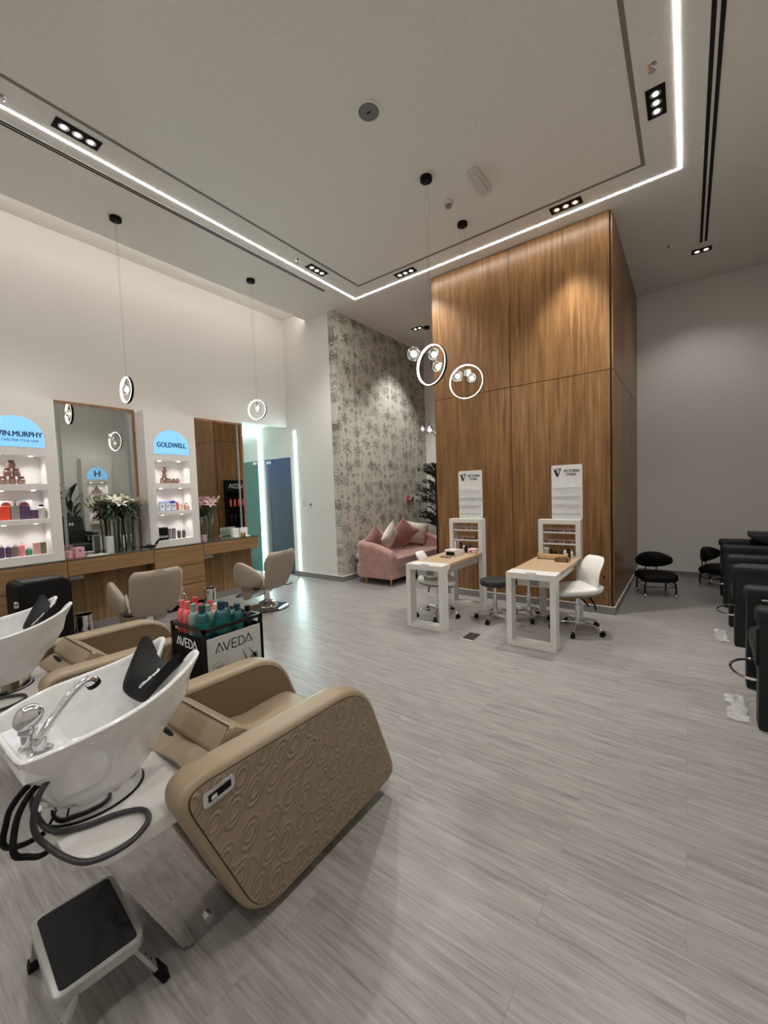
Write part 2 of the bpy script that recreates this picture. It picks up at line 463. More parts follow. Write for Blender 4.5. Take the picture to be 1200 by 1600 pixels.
def rpoly(pts, rads, k=6):
    """round the corners of a 2D polygon"""
    out = []; n = len(pts)
    for i in range(n):
        p = Vector(pts[i]); a = Vector(pts[i - 1]); b = Vector(pts[(i + 1) % n])
        r = rads[i] if isinstance(rads, (list, tuple)) else rads
        if r <= 0: out.append(tuple(p)); continue
        da, db = (a - p).normalized(), (b - p).normalized()
        half = math.acos(max(-1, min(1, da.dot(db)))) / 2
        d = min(r / math.tan(half), 0.48 * (a - p).length, 0.48 * (b - p).length)
        p0, p1 = p + da * d, p + db * d
        for j in range(k + 1):
            t = j / k
            q = p0 * (1 - t) ** 2 + p * 2 * t * (1 - t) + p1 * t * t
            out.append((q.x, q.y))
    return out

def pad(b, poly, x0, x1, r, n=5):
    """slab with outline poly in the yz plane and rounded edges, thickness x0..x1"""
    rings = []
    for k in range(n + 1):
        a = PI / 2 * k / n; rings.append([(x0 + r * (1 - math.sin(a)), p[0], p[1]) for p in inset(poly, r * (1 - math.cos(a)))])
    rings = rings[::-1]
    R0 = []
    for k in range(n + 1):
        a = PI / 2 * k / n
        R0.append([Vector((x0 + r * (1 - math.sin(a)), p[0], p[1])) for p in inset(poly, r * (1 - math.cos(a)))])
    R0 = R0[::-1]
    R1 = [[Vector((x1 - (p.x - x0), p.y, p.z)) for p in rg] for rg in reversed(R0)]
    b.rings(R0 + R1)

def inset(poly, d):
    n = len(poly); c = Vector((sum(p[0] for p in poly) / n, sum(p[1] for p in poly) / n)); out = []
    area = sum(poly[i][0] * poly[(i + 1) % n][1] - poly[(i + 1) % n][0] * poly[i][1] for i in range(n))
    sg = 1 if area > 0 else -1
    for i in range(n):
        a, b = Vector(poly[i - 1]), Vector(poly[(i + 1) % n])
        t = (b - a).normalized(); nrm = Vector((-t.y, t.x)) * sg
        out.append((poly[i][0] + nrm.x * d, poly[i][1] + nrm.y * d))
    return out

def tag(o, label, cat, group=None, kind=None):
    o['label'] = label; o['category'] = cat
    if group: o['group'] = group
    if kind: o['kind'] = kind
    return o
def thing(name, label, cat, loc=(0, 0, 0), rz=0.0, group=None):
    o = bpy.data.objects.new(name, None); COL.objects.link(o)
    o.location = loc; o.rotation_euler = (0, 0, rz); o.empty_display_size = 0.1
    return tag(o, label, cat, group)
def struct(o):
    o['kind'] = 'structure'; return o
def kids(o): return [c for c in bpy.data.objects if c.parent == o]
def copy_tree(o, parent=None):
    c = o.copy(); COL.objects.link(c)
    if parent: c.parent = parent
    for ch in kids(o):
        copy_tree(ch, c)
    return c
def dup(root, loc, rz=None, label=None, group=None):
    r = copy_tree(root); r.location = loc
    if rz is not None: r.rotation_euler = (0, 0, rz)
    if label: r['label'] = label
    if group: r['group'] = group
    return r

def place_mesh(me, origin, right, upv):
    right = Vector(right).normalized(); upv = Vector(upv).normalized(); nn = right.cross(upv)
    m = Matrix((right, upv, nn)).transposed().to_4x4(); m.translation = Vector(origin)
    me.transform(m)

def text(s, width, height, origin, right, upv, m, parent, name='lettering', off=None, bold=0.0, fat=0.0, depth=0.0015, shear=0.0, spacing=1.0):
    """text fitted to width x height, its lower left corner at origin"""
    cu = bpy.data.curves.new('letter_curve', 'FONT'); cu.body = s; cu.size = 1.0; cu.extrude = 0.0; cu.offset = bold; cu.shear = shear
    cu.space_character = spacing
    ob = bpy.data.objects.new('letter_tmp', cu); COL.objects.link(ob)
    bpy.context.view_layer.update()
    me = bpy.data.meshes.new_from_object(ob.evaluated_get(bpy.context.evaluated_depsgraph_get()))
    bpy.data.objects.remove(ob); bpy.data.curves.remove(cu)
    xs = [v.co.x for v in me.vertices]; ys = [v.co.y for v in me.vertices]
    x0, x1, y0, y1 = min(xs), max(xs), min(ys), max(ys)
    for v in me.vertices:
        v.co.x = (v.co.x - x0) / (x1 - x0) * width; v.co.y = (v.co.y - y0) / (y1 - y0) * height; v.co.z = 0
    bm = bmesh.new(); bm.from_mesh(me)
    if fat:
        src = bm.copy(); tmp = bpy.data.meshes.new('letter_shift')
        for k_, (ax, ay) in enumerate(((fat, 0), (-fat, 0), (0, fat * 0.6), (0, -fat * 0.6))):
            c_ = src.copy(); bmesh.ops.translate(c_, verts=c_.verts, vec=(ax, ay, 0.00002 * (k_ + 1))); c_.to_mesh(tmp); c_.free(); bm.from_mesh(tmp)
        src.free(); bpy.data.meshes.remove(tmp)
    r = bmesh.ops.extrude_face_region(bm, geom=list(bm.faces))
    for v in [g for g in r['geom'] if isinstance(g, bmesh.types.BMVert)]: v.co.z += depth
    bmesh.ops.recalc_face_normals(bm, faces=bm.faces)
    bm.to_mesh(me); bm.free()
    place_mesh(me, origin, right, upv)
    if off is not None:
        me.transform(Matrix.Translation(-Vector(off)))
    me.materials.clear(); me.materials.append(m); me.name = name
    o = bpy.data.objects.new(name, me); COL.objects.link(o); o.parent = parent
    return o

def strokes(lines, width, height, origin, right, upv, m, parent, name, off=None, wd=0.1, depth=0.0015):
    """lines in a unit box, drawn as flat bars of width wd (in units of height)"""
    right = Vector(right).normalized(); upv = Vector(upv).normalized(); nn = right.cross(upv); o0 = Vector(origin)
    b = MB()
    for ln in lines:
        w_ = wd
        if isinstance(ln[0], float): w_ = ln[0]; ln = ln[1:]
        P = [Vector((p[0] * width, p[1] * height)) for p in ln]
        for a, c in zip(P[:-1], P[1:]):
            d = (c - a)
            if d.length < 1e-9: continue
            d.normalize(); nrm = Vector((-d.y, d.x)) * (w_ * height / 2); e = d * (w_ * height * 0.15)
            q = [a - e + nrm, a - e - nrm, c + e - nrm, c + e + nrm]
            lo = [b.bm.verts.new(o0 + right * k.x + upv * k.y) for k in q]
            hi = [b.bm.verts.new(o0 + right * k.x + upv * k.y + nn * depth) for k in q]
            b.bm.faces.new(lo); b.bm.faces.new(list(reversed(hi)))
            for i in range(4): b.bm.faces.new((lo[i], lo[(i + 1) % 4], hi[(i + 1) % 4], hi[i]))
    return b.build(name, m, parent, off, smooth=False, weld=False)

def arc(cx, cy, rx, ry, a0, a1, n=10):
    return [(cx + rx * math.cos(math.radians(a0 + (a1 - a0) * i / n)), cy + ry * math.sin(math.radians(a0 + (a1 - a0) * i / n))) for i in range(n + 1)]
AVEDA = [
    [(0.00, 0), (0.095, 1), (0.10, 1), (0.195, 0)], [(0.075, 0.12), (0.105, 0.12)],
    [(0.20, 1), (0.285, 0), (0.295, 0), (0.38, 1)],
    [(0.56, 1), (0.43, 1), (0.43, 0), (0.56, 0)], [(0.43, 0.5), (0.54, 0.5)],
    [(0.62, 0), (0.62, 1), (0.66, 1)] + arc(0.66, 0.5, 0.12, 0.5, 90, -90) + [(0.62, 0)],
    [(0.80, 0), (0.895, 1), (0.90, 1), (1.0, 0)], [(0.89, 0.12), (0.92, 0.12)]]

# ------------------------------------------------------------------ the room
H = 4.89; XL = -6.45; YB = 5.52; XP = -5.08; YF = 8.62; XR = 1.6; Y0 = -2.6
BX0, BX1, BY0 = -3.19, -0.735, 5.72

def sbox(name, m, x0, x1, y0, y1, z0, z1):
    b = MB(); b.box(x0, x1, y0, y1, z0, z1); return struct(b.build(name, m, smooth=False))

sbox('floor', M['floor'], -8.7, XR + 0.1, Y0 - 0.1, YF + 0.1, -0.1, 0.0)
b = MB()
b.box(-5.79, XR + 0.1, Y0 - 0.1, YF + 0.1, H, H + 0.12)
b.box(-5.79, -5.75, Y0 - 0.1, YB, H + 0.12, H + 0.3)
b.box(XL - 0.1, -5.75, Y0 - 0.1, YB, 5.07, 5.2)
struct(b.build('ceiling', M['ceiling'], smooth=False))
b = MB(); b.box(XL - 0.12, XL, Y0 - 0.1, 4.48, 0, 5.07); b.box(XL - 0.12, XL, 4.48, YB, 2.98, 5.07)
struct(b.build('wall_left', M['wall'], smooth=False))
b = MB()   # hall wall with the door opening
b.box(-8.7, -7.215, YB, YB + 0.14, 0, 5.2); b.box(-6.385, XP - 0.14, YB, YB + 0.14, 0, 5.2); b.box(-7.215, -6.385, YB, YB + 0.14, 2.385, 5.2)
struct(b.build('wall_back', M['wall'], smooth=False))
sbox('wall_side', M['paper'], XP - 0.14, XP, YB, YF, 0, H)
sbox('wall_far', M['wall'], XP - 0.14, XR + 0.1, YF, YF + 0.12, 0, H)
sbox('wall_right', M['wall'], XR, XR + 0.1, Y0 - 0.1, YF, 0, H)
sbox('wall_front', M['wall'], XL - 0.12, XR, Y0 - 0.1, Y0, 0, 5.07)
sbox('wall_hall', M['wall'], -8.7, -8.6, 2.6, YB, 0, 3.2)
sbox('wall_hall_end', M['wall'], -8.6, XL - 0.12, 2.6, 2.7, 0, 3.2)
sbox('ceiling_hall', M['ceiling'], -8.7, XL - 0.12, 2.6, YB, 3.06, 3.2)
# little room behind the blue glass door
b = MB()
b.box(-7.6, -7.5, YB + 0.14, 7.6, 0, 2.7); b.box(-5.4, -5.3, YB + 0.14, 7.6, 0, 2.7); b.box(-7.6, -5.3, 7.6, 7.7, 0, 2.7); b.box(-7.6, -5.3, YB + 0.14, 7.7, 2.7, 2.8)
b.box(-7.6, -5.3, YB + 0.14, 7.7, -0.1, 0.0)
struct(b.build('wall_inner_room', mat('inner_room_paint', (96, 104, 112), 0.7), smooth=False))
t_ = thing('ceiling_panel_light', 'small cool light inside the room behind the blue glass door', 'light', (-6.8, 6.0, 2.68))
b = MB(); b.box(-6.95, -6.65, 5.9, 6.1, 2.66, 2.69, 0.005)
b.build('light_panel', emitm('inner_blue_light', (80, 130, 255), 170.0), t_, (-6.8, 6.0, 2.68))

# wood clad block in the middle of the far side
b = MB(); b.box(BX0 + 0.012, BX1 - 0.012, BY0 + 0.012, YF, 0.09, H)
core = struct(b.build('wall_clad_block', M['deepblack'], smooth=False))
def panel(x0, x1, y0, y1, z0, z1, px=0.0):
    q = MB(); q.box(x0, x1, y0, y1, z0, z1, 0.0015, 1)
    return q.build('veneer_panel', M['boxwood'], core, smooth=False)
g = 0.004
for (a, c) in ((BX0 + 0.022, -1.98), (-1.98, BX1 - 0.022)):
    for (z0, z1) in ((0.10, 3.02), (3.02, H - 0.005)):
        panel(a + g, c - g, BY0 - 0.008, BY0 + 0.012, z0 + g, z1 - g)
ys = [BY0 + 0.012, 6.69, 7.66, YF]
for a, c in zip(ys[:-1], ys[1:]):
    for (z0, z1) in ((0.10, 3.02), (3.02, H - 0.005)):
        panel(BX1 - 0.012, BX1 + 0.008, a + g, c - g, z0 + g, z1 - g)
        panel(BX0 - 0.008, BX0 + 0.012, a + g, c - g, z0 + g, z1 - g)

def base(name, x0, x1, y0, y1, axis):
    """skirting run; axis is the outward normal"""
    t = 0.014; b = MB(); c = MB()
    if axis == '-y': b.box(x0, x1, y0 - t, y0, 0, 0.092); c.box(x0, x1, y0 - t - 0.001, y0, 0.092, 0.102)
    if axis == '+x': b.box(x0, x0 + t, y0, y1, 0, 0.092); c.box(x0, x0 + t + 0.001, y0, y1, 0.092, 0.102)
    if axis == '-x': b.box(x0 - t, x0, y0, y1, 0, 0.092); c.box(x0 - t - 0.001, x0, y0, y1, 0.092, 0.102)
    if axis == '+y': b.box(x0, x1, y0, y0 + t, 0, 0.092); c.box(x0, x1, y0, y0 + t + 0.001, 0.092, 0.102)
    o = struct(b.build(name, M['skirt'], smooth=False)); c.build('top_trim', M['white_trim'], o, smooth=False)
base('baseboard_back', -6.385, XP + 0.014, YB, 0, '-y')
base('baseboard_side', XP, 0, YB, YF, '+x')
base('baseboard_far', XP, XR, YF, 0, '-y')
base('baseboard_block_front', BX0 - 0.02, BX1 + 0.02, BY0 - 0.004, 0, '-y')
base('baseboard_block_right', BX1 + 0.006, 0, BY0, YF, '+x')
base('baseboard_block_left', BX0 - 0.006, 0, BY0, YF, '-x')
base('baseboard_right', XR, 0, Y0, YF, '-x')
base('baseboard_front', XL, XR, Y0, 0, '+y')

# doors in the hall wall
b = MB(); b.box(-7.95, -7.41, YB - 0.02, YB - 0.004, 0.01, 2.38, 0.003)
o = struct(b.build('door_1', M['doorgreen'], smooth=False))
b = MB(); b.box(-7.56, -7.43, YB - 0.035, YB - 0.02, 2.30, 2.36, 0.003); b.build('patch_hinge', M['chrome'], o, smooth=False)
b = MB(); b.box(-7.20, -6.40, YB + 0.03, YB + 0.042, 0.01, 2.375, 0.002)
o = struct(b.build('door_2', M['doorblue'], smooth=False))
b = MB(); b.box(-7.205, -7.12, YB + 0.022, YB + 0.03, 0.01, 2.375); b.build('side_strip', M['frosted'], o, smooth=False)
b = MB(); b.box(-7.17, -7.0, YB + 0.005, YB + 0.028, 2.29, 2.35, 0.003); b.build('patch_hinge', M['chrome'], o, smooth=False)

# light lines of the hall wall
def led_bar(label, x0, x1, y0, y1, z0, z1, m, cat='light', group=None, name='led_light_strip'):
    cx, cy, cz = (x0 + x1) / 2, (y0 + y1) / 2, (z0 + z1) / 2
    b = MB(); b.box(x0, x1, y0, y1, z0, z1)
    return tag(b.build(name, m, None, smooth=False), label, cat, group)
led_bar('upright cool white light line between the green and the blue glass doors', -7.375, -7.305, YB - 0.012, YB - 0.001, 0.02, 3.0, M['ledhall'])
led_bar('upright cool white light line on the wall beside the thermostat', -6.25, -6.205, YB - 0.008, YB - 0.001, 0.12, 2.88, M['ledhall'])
led_bar('level cool white light line high in the hall above the green door', -8.5, -7.375, YB - 0.012, YB - 0.001, 2.985, 3.0, M['ledhall'])
# ceiling light rectangle
lw = 0.011
G = 'light lines sunk in the ceiling'
led_bar('long ceiling light line on the mirror side of the room', -4.515 - lw, -4.515 + lw, -2.2, 5.47 + lw, H - 0.003, H + 0.002, M['led'])
led_bar('ceiling light line running across in front of the wood clad block', -4.515 + lw, -0.07 - lw, 5.47 - lw, 5.47 + lw, H - 0.003, H + 0.002, M['led'])
led_bar('ceiling light line on the side of the dark pedicure chairs', -0.07 - lw, -0.07 + lw, -2.2, 5.47 + lw, H - 0.003, H + 0.002, M['led'])
led_bar('soft light line hidden in the ceiling slot above the mirrors', -5.80, -5.792, Y0 + 0.1, YB - 0.05, H + 0.04, H + 0.08, M['ledcove'])
b = MB()
gx0, gx1, gy0, gy1, gw = -4.19, -0.375, -1.9, 5.17, 0.018
b.box(gx0 - gw, gx0 + gw, gy0, gy1 + gw, H - 0.002, H + 0.001); b.box(gx1 - gw, gx1 + gw, gy0, gy1 + gw, H - 0.002, H + 0.001)
b.box(gx0 + gw, gx1 - gw, gy1 - gw, gy1 + gw, H - 0.002, H + 0.001); b.box(gx0 + gw, gx1 - gw, gy0, gy0 + 2 * gw, H - 0.002, H + 0.001)
struct(b.build('trim_1', M['groove'], smooth=False))

def slot_diffuser(x, y0, y1, gap, wd, label):
    t = thing('air_slot_diffuser', label, 'air vent', (x, (y0 + y1) / 2, H)); off = t.location
    b = MB(); b.box(x - gap / 2 - wd - 0.012, x + gap / 2 + wd + 0.012, y0, y1, H - 0.006, H - 0.001, 0.001, 1); b.build('frame', M['ceiling'], t, off, smooth=False)
    for s in (-1, 1):
        b = MB(); b.box(x + s * (gap / 2 + wd / 2) - wd / 2, x + s * (gap / 2 + wd / 2) + wd / 2, y0 + 0.01, y1 - 0.01, H - 0.009, H - 0.005); b.build('slot', M['deepblack'], t, off, smooth=False)
slot_diffuser(-4.70, -2.2, 4.94, 0.014, 0.017, 'long double slot air vent in the ceiling on the mirror side')
slot_diffuser(0.165, -2.2, 7.30, 0.022, 0.030, 'long double slot air vent in the ceiling above the dark pedicure chairs')

def downlight(x, y, along, n, label, watt=None, tilt=None, spot=120):
    t = thing('ceiling_downlight', label, 'light', (x, y, H), 0 if along == 'y' else PI / 2)
    L = 0.115 * n; wdt = 0.07
    b = MB(); b.box(-wdt, wdt, -L / 2, L / 2, -0.006, 0.0, 0.001, 1); b.build('housing', M['black'], t, smooth=False)
    for i in range(n):
        yy = (i - (n - 1) / 2) * 0.1
        b = MB(); b.lathe([(0.040, -0.006), (0.041, -0.009), (0.030, -0.009), (0.022, -0.007)], (0, yy, 0), 20); b.build('lens_ring', M['chrome'], t)
        b = MB(); b.lathe([(0.023, -0.0085), (0.018, -0.0105), (0.001, -0.011)], (0, yy, 0), 16); b.build('lens', M['lens'], t)
    ld = bpy.data.lights.new('downlight_beam', 'SPOT'); ld.energy = (watt or DOWNLIGHT_W) * n / 3.0
    ld.spot_size = math.radians(spot); ld.spot_blend = 0.7; ld.shadow_soft_size = 0.05; ld.color = (1.0, 0.982, 0.95)
    lo = bpy.data.objects.new('downlight_beam', ld); COL.objects.link(lo); lo.parent = t; lo.location = (0, 0, -0.05)
    if tilt: lo.rotation_euler = tilt
    return t
downlight(-4.35, 1.50, 'y', 3, 'black three lens ceiling light nearest the camera on the mirror side')
downlight(-4.35, 4.42, 'y', 3, 'black three lens ceiling light near the far corner on the mirror side')
downlight(-3.40, 5.32, 'x', 3, 'black three lens ceiling light left of the wood clad block')
downlight(-1.15, 5.31, 'x', 3, 'black three lens ceiling light above the right hand part of the wood cladding', watt=150, spot=70)
downlight(-0.225, 4.42, 'y', 3, 'black three lens ceiling light inside the right hand light line')
downlight(0.15, 7.55, 'x', 2, 'black two lens ceiling light beyond the end of the right hand air vent', watt=30)
downlight(-4.38, 7.24, 'x', 2, 'black two lens ceiling light over the alcove with the pink sofa', watt=200, spot=88)
for k, (x, y) in enumerate(((-4.35, -1.2), (-0.225, 1.5), (-0.225, -1.2), (-2.3, -1.75))):
    downlight(x, y, 'y', 3, ['black three lens ceiling light behind the camera, mirror side', 'black three lens ceiling light overhead, right side',
                              'black three lens ceiling light behind the camera, right side', 'black three lens ceiling light behind the camera, middle'][k], watt=45)

# small ceiling fittings
t = thing('ceiling_speaker', 'round grey speaker grille in the middle of the ceiling', 'speaker', (-2.2, 2.94, H)); off = t.location
b = MB(); b.lathe([(0.105, 0.0), (0.105, -0.01), (0.09, -0.012), (0.088, -0.002)], off, 36); b.build('rim', M['ceiling'], t, off)
b = MB(); b.lathe([(0.088, -0.009), (0.05, -0.011), (0.001, -0.012)], off, 32); b.build('grille', cm('grille_grey', (120, 118, 116), 0.6, noise=0.5, nscale=500), t, off)
b = MB(); b.box(-2.22, -2.18, 2.935, 2.95, H - 0.0135, H - 0.011); b.build('badge', M['black'], t, off, smooth=False)
t = thing('smoke_detector', 'white round smoke detector between the two globe pendants', 'smoke detector', (-2.19, 4.38, H)); off = t.location
b = MB(); b.lathe([(0.052, 0), (0.055, -0.02), (0.045, -0.035)], off, 28); b.build('mount', M['whiteplastic'], t, off)
b = MB(); b.lathe([(0.036, -0.03), (0.036, -0.055), (0.02, -0.062), (0.001, -0.063)], off, 24); b.build('sensor', cm('sensor_grey', (130, 130, 130)), t, off)
t = thing('emergency_light', 'white boxy emergency light with a clear cover on the ceiling', 'light', (-1.78, 4.29, H)); off = t.location
b = MB(); b.box(-1.84, -1.72, 4.09, 4.48, H - 0.045, H, 0.01); b.build('housing', M['whiteplastic'], t, off)
b = MB(); b.box(-1.825, -1.735, 4.12, 4.45, H - 0.085, H - 0.045, 0.012); b.build('cover', cm('cover_translucent', (205, 205, 200), 0.15), t, off)
b = MB(); b.cyl((-1.78, 4.15, H - 0.09), (-1.78, 4.15, H - 0.08), 0.008, n=10); b.build('lamp_dot', cm('pale_green_dot', (150, 210, 170)), t, off)
def sprinkler(x, y, label):
    t = thing('fire_sprinkler', label, 'sprinkler', (x, y, H)); off = t.location
    b = MB(); b.lathe([(0.032, 0), (0.034, -0.006), (0.014, -0.014)], off, 20); b.build('escutcheon', M['chrome'], t, off)
    b = MB(); b.cyl((x, y, H - 0.01), (x, y, H - 0.045), 0.008, n=10); b.cyl((x, y, H - 0.045), (x, y, H - 0.05), 0.026, n=16)
    b.tube([(x - 0.014, y, H - 0.012), (x - 0.016, y, H - 0.03), (x, y, H - 0.045)], 0.003, 6); b.tube([(x + 0.014, y, H - 0.012), (x + 0.016, y, H - 0.03), (x, y, H - 0.045)], 0.003, 6)
    b.build('sprinkler_head', M['chrome'], t, off)
sprinkler(-0.23, 4.02, 'chrome sprinkler head between the ceiling light line and the right hand shadow gap')
sprinkler(-0.21, 7.13, 'small sprinkler head on the ceiling beside the wood clad block')
sprinkler(-4.36, 4.06, 'chrome sprinkler head on the ceiling before the far left three lens light')
sprinkler(-4.41, 1.01, 'sprinkler head on the ceiling at the left edge of the view')

# wall fittings
t = thing('thermostat', 'white wall thermostat with a grey screen beside the light line', 'thermostat', (-5.835, YB, 1.41)); off = t.location
b = MB(); b.box(-5.88, -5.79, YB - 0.022, YB, 1.355, 1.465, 0.008); b.build('case', M['whiteplastic'], t, off)
b = MB(); b.box(-5.865, -5.815, YB - 0.025, YB - 0.02, 1.41, 1.45); b.build('screen', M['screen'], t, off, smooth=False)
b = MB(); b.cyl((-5.815, YB - 0.026, 1.385), (-5.815, YB - 0.02, 1.385), 0.012, n=16); b.build('button', M['frosted'], t, off)
t = thing('light_switch', 'white switch plate between the upright light line and the thermostat', 'light switch', (-6.05, YB, 1.44)); off = t.location
b = MB(); b.box(-6.09, -6.01, YB - 0.01, YB, 1.395, 1.485, 0.004); b.build('plate', M['whiteplastic'], t, off)
b = MB(); b.box(-6.065, -6.035, YB - 0.015, YB - 0.009, 1.42, 1.46, 0.002); b.build('rocker', M['white_trim'], t, off)
t = thing('fire_call_point', 'small red fire alarm call point on the floral wallpaper', 'fire alarm', (XP, 7.76, 1.45)); off = t.location
b = MB(); b.box(XP, XP + 0.05, 7.71, 7.82, 1.39, 1.51, 0.006); b.build('case', M['red'], t, off)
b = MB(); b.box(XP + 0.05, XP + 0.053, 7.735, 7.795, 1.42, 1.48); b.build('window', M['whiteplastic'], t, off, smooth=False)
t = thing('alarm_button', 'black framed button plate next to the red call point', 'switch', (XP, 7.93, 1.455)); off = t.location
b = MB(); b.box(XP, XP + 0.015, 7.88, 7.99, 1.40, 1.51, 0.004); b.build('plate', M['whiteplastic'], t, off)
b = MB(); b.box(XP + 0.015, XP + 0.02, 7.90, 7.97, 1.42, 1.49, 0.002); b.build('button', M['black'], t, off)
sw = None
for k, y in enumerate((8.12, 8.25, 8.38, 8.51)):
    if sw is None:
        sw = thing('light_switch', '', 'light switch', (XP, y, 1.45)); off = sw.location
        b = MB(); b.box(XP, XP + 0.01, y - 0.045, y + 0.045, 1.405, 1.495, 0.003); b.build('plate', M['whiteplastic'], sw, off)
        b = MB(); b.box(XP + 0.01, XP + 0.015, y - 0.018, y + 0.018, 1.425, 1.475, 0.002); b.build('rocker', M['white_trim'], sw, off)
        s_ = sw
    else: s_ = dup(sw, (XP, y, 1.45))
    s_['label'] = ['white switch on the wallpaper, nearest the black framed button', 'second white switch along the wallpaper towards the plant',
                   'third white switch along the wallpaper, before the plant', 'last white switch on the wallpaper, behind the plant leaves'][k]
    s_['group'] = 'white switches on the wallpaper'
t = thing('wall_socket', 'white double socket low on the wallpaper beside the pink sofa', 'socket', (XP, 5.98, 0.42)); off = t.location
b = MB(); b.box(XP, XP + 0.05, 5.90, 6.06, 0.37, 0.46, 0.006); b.build('plate', M['whiteplastic'], t, off)
b = MB(); b.box(XP + 0.05, XP + 0.053, 5.93, 5.945, 0.40, 0.43); b.box(XP + 0.05, XP + 0.053, 6.01, 6.025, 0.40, 0.43); b.build('outlet_holes', M['black'], t, off, smooth=False)
t = thing('floor_outlet_box', 'dark square floor outlet cover in front of the nail tables', 'floor outlet', (-1.92, 4.12, 0)); off = t.location
b = MB(); b.box(-1.985, -1.855, 4.01, 4.235, 0.0, 0.005, 0.002, 1); b.build('lid', cm('outlet_grey', (78, 76, 74), 0.35, metal=0.5), t, off, smooth=False)
b = MB(); b.box(-1.985, -1.855, 4.0, 4.01, 0.0, 0.006); b.build('lid_edge', M['white_trim'], t, off, smooth=False)

# ------------------------------------------------------------------ pendant lights
def pendant(x, y, z, D, rz, label, globes, group=None, ring=True, tube_r=0.011):
    t = thing('pendant_light', label, 'pendant lamp', (x, y, z), rz, group)
    top = H - z
    b = MB(); b.lathe([(0.001, top), (0.062, top), (0.062, top - 0.035), (0.055, top - 0.04), (0.001, top - 0.04)], (0, 0, 0), 28); b.build('canopy', M['black'], t)
    for s in (-1, 1):
        b = MB(); b.cyl((s * 0.022, 0, top - 0.04), (s * 0.008, 0, D / 2 - 0.002), 0.0013, n=5); b.build('cord', M['frosted'], t)
    N = 64
    # ring in the local xz plane, its light on the inside and front
    def tor(R, rx, ry, n=10):
        rs = []
        for i in range(N):
            a = 2 * PI * i / N; cx, cz = math.cos(a), math.sin(a)
            rs.append([Vector((cx * (R + rx * math.cos(2 * PI * k / n)), ry * math.sin(2 * PI * k / n), cz * (R + rx * math.cos(2 * PI * k / n)))) for k in range(n)])
        return rs
    if ring:
        b = MB(); rs = []
        for i in range(N):
            a = 2 * PI * i / N; c_, s_ = math.cos(a), math.sin(a)
            rs.append([Vector((c_ * r, yy, s_ * r)) for r, yy in ((D / 2, -0.014), (D / 2, 0.014), (D / 2 - 0.004, 0.014), (D / 2 - 0.004, -0.014))])
        b.loopring(rs); b.build('ring_frame', M['black'], t, ang=30)
        b = MB(); rs = []
        for i in range(N):
            a = 2 * PI * i / N; c_, s_ = math.cos(a), math.sin(a)
            rs.append([Vector((c_ * r, yy, s_ * r)) for r, yy in ((D / 2 - 0.0045, -0.013), (D / 2 - 0.0045, 0.013), (D / 2 - 0.013, 0.013), (D / 2 - 0.013, -0.013))])
        b.loopring(rs); b.build('light_ring', M['ring'], t, ang=30)
    rod = min(g[2] for g in globes)
    b = MB(); b.cyl((0, 0, D / 2 + 0.01), (0, 0, rod), 0.004, n=8); b.build('drop_rod', M['black'], t)
    for (gx, gy, gz, gr) in globes:
        gl = MB(); gl.blob((gx, gy, gz), gr, gr, gr, 1.0, 24, 16); g_ = gl.build('glass_globe', M['bulbglass'], t)
        bb = MB(); bb.blob((gx, gy, gz), gr * 0.5, gr * 0.5, gr * 0.5, 1.0, 16, 10); bb.build('bulb', M['bulb'], g_)
        if abs(gx) > 0.01 or abs(gy) > 0.01:
            aa = MB(); aa.cyl((0, 0, gz), (gx * (1 - gr / max(0.01, math.hypot(gx, gy)) * 0.9), gy * (1 - gr / max(0.01, math.hypot(gx, gy)) * 0.9), gz), 0.003, n=6); aa.build('arm', M['black'], t)
    return t
# ring plane local xz, so normal = local y
pendant(-5.3, 2.15, 2.93, 0.31, math.radians(1), 'single globe ring pendant hanging in front of the framed mirror on the left', [(0, 0, 0.0, 0.055)])
pendant(-5.3, 3.97, 2.95, 0.31, math.radians(23), 'single globe ring pendant hanging in front of the hall opening', [(0, 0, 0.02, 0.055)])
pendant(-2.2, 3.90, 2.965, 0.43, math.radians(-14), 'ring pendant with three glass globes, the nearer one, left of the wood clad block', [(-0.09, -0.17, 0.11, 0.072), (0.06, -0.02, 0.09, 0.062), (0.07, 0.03, -0.03, 0.062)])
pendant(-2.23, 4.82, 2.97, 0.43, math.radians(12), 'ring pendant with three glass globes in front of the wood cladding', [(-0.09, -0.06, 0.065, 0.068), (0.01, 0.08, 0.12, 0.06), (0.075, -0.02, 0.03, 0.06)])
pendant(-4.2, 7.3, 2.86, 0.30, 0.4, 'glass globe pendant in the alcove above the pink sofa', [(0.0, 0.0, -0.02, 0.085), (0.14, 0, -0.08, 0.07), (-0.15, 0.05, 0.02, 0.06)], ring=False)

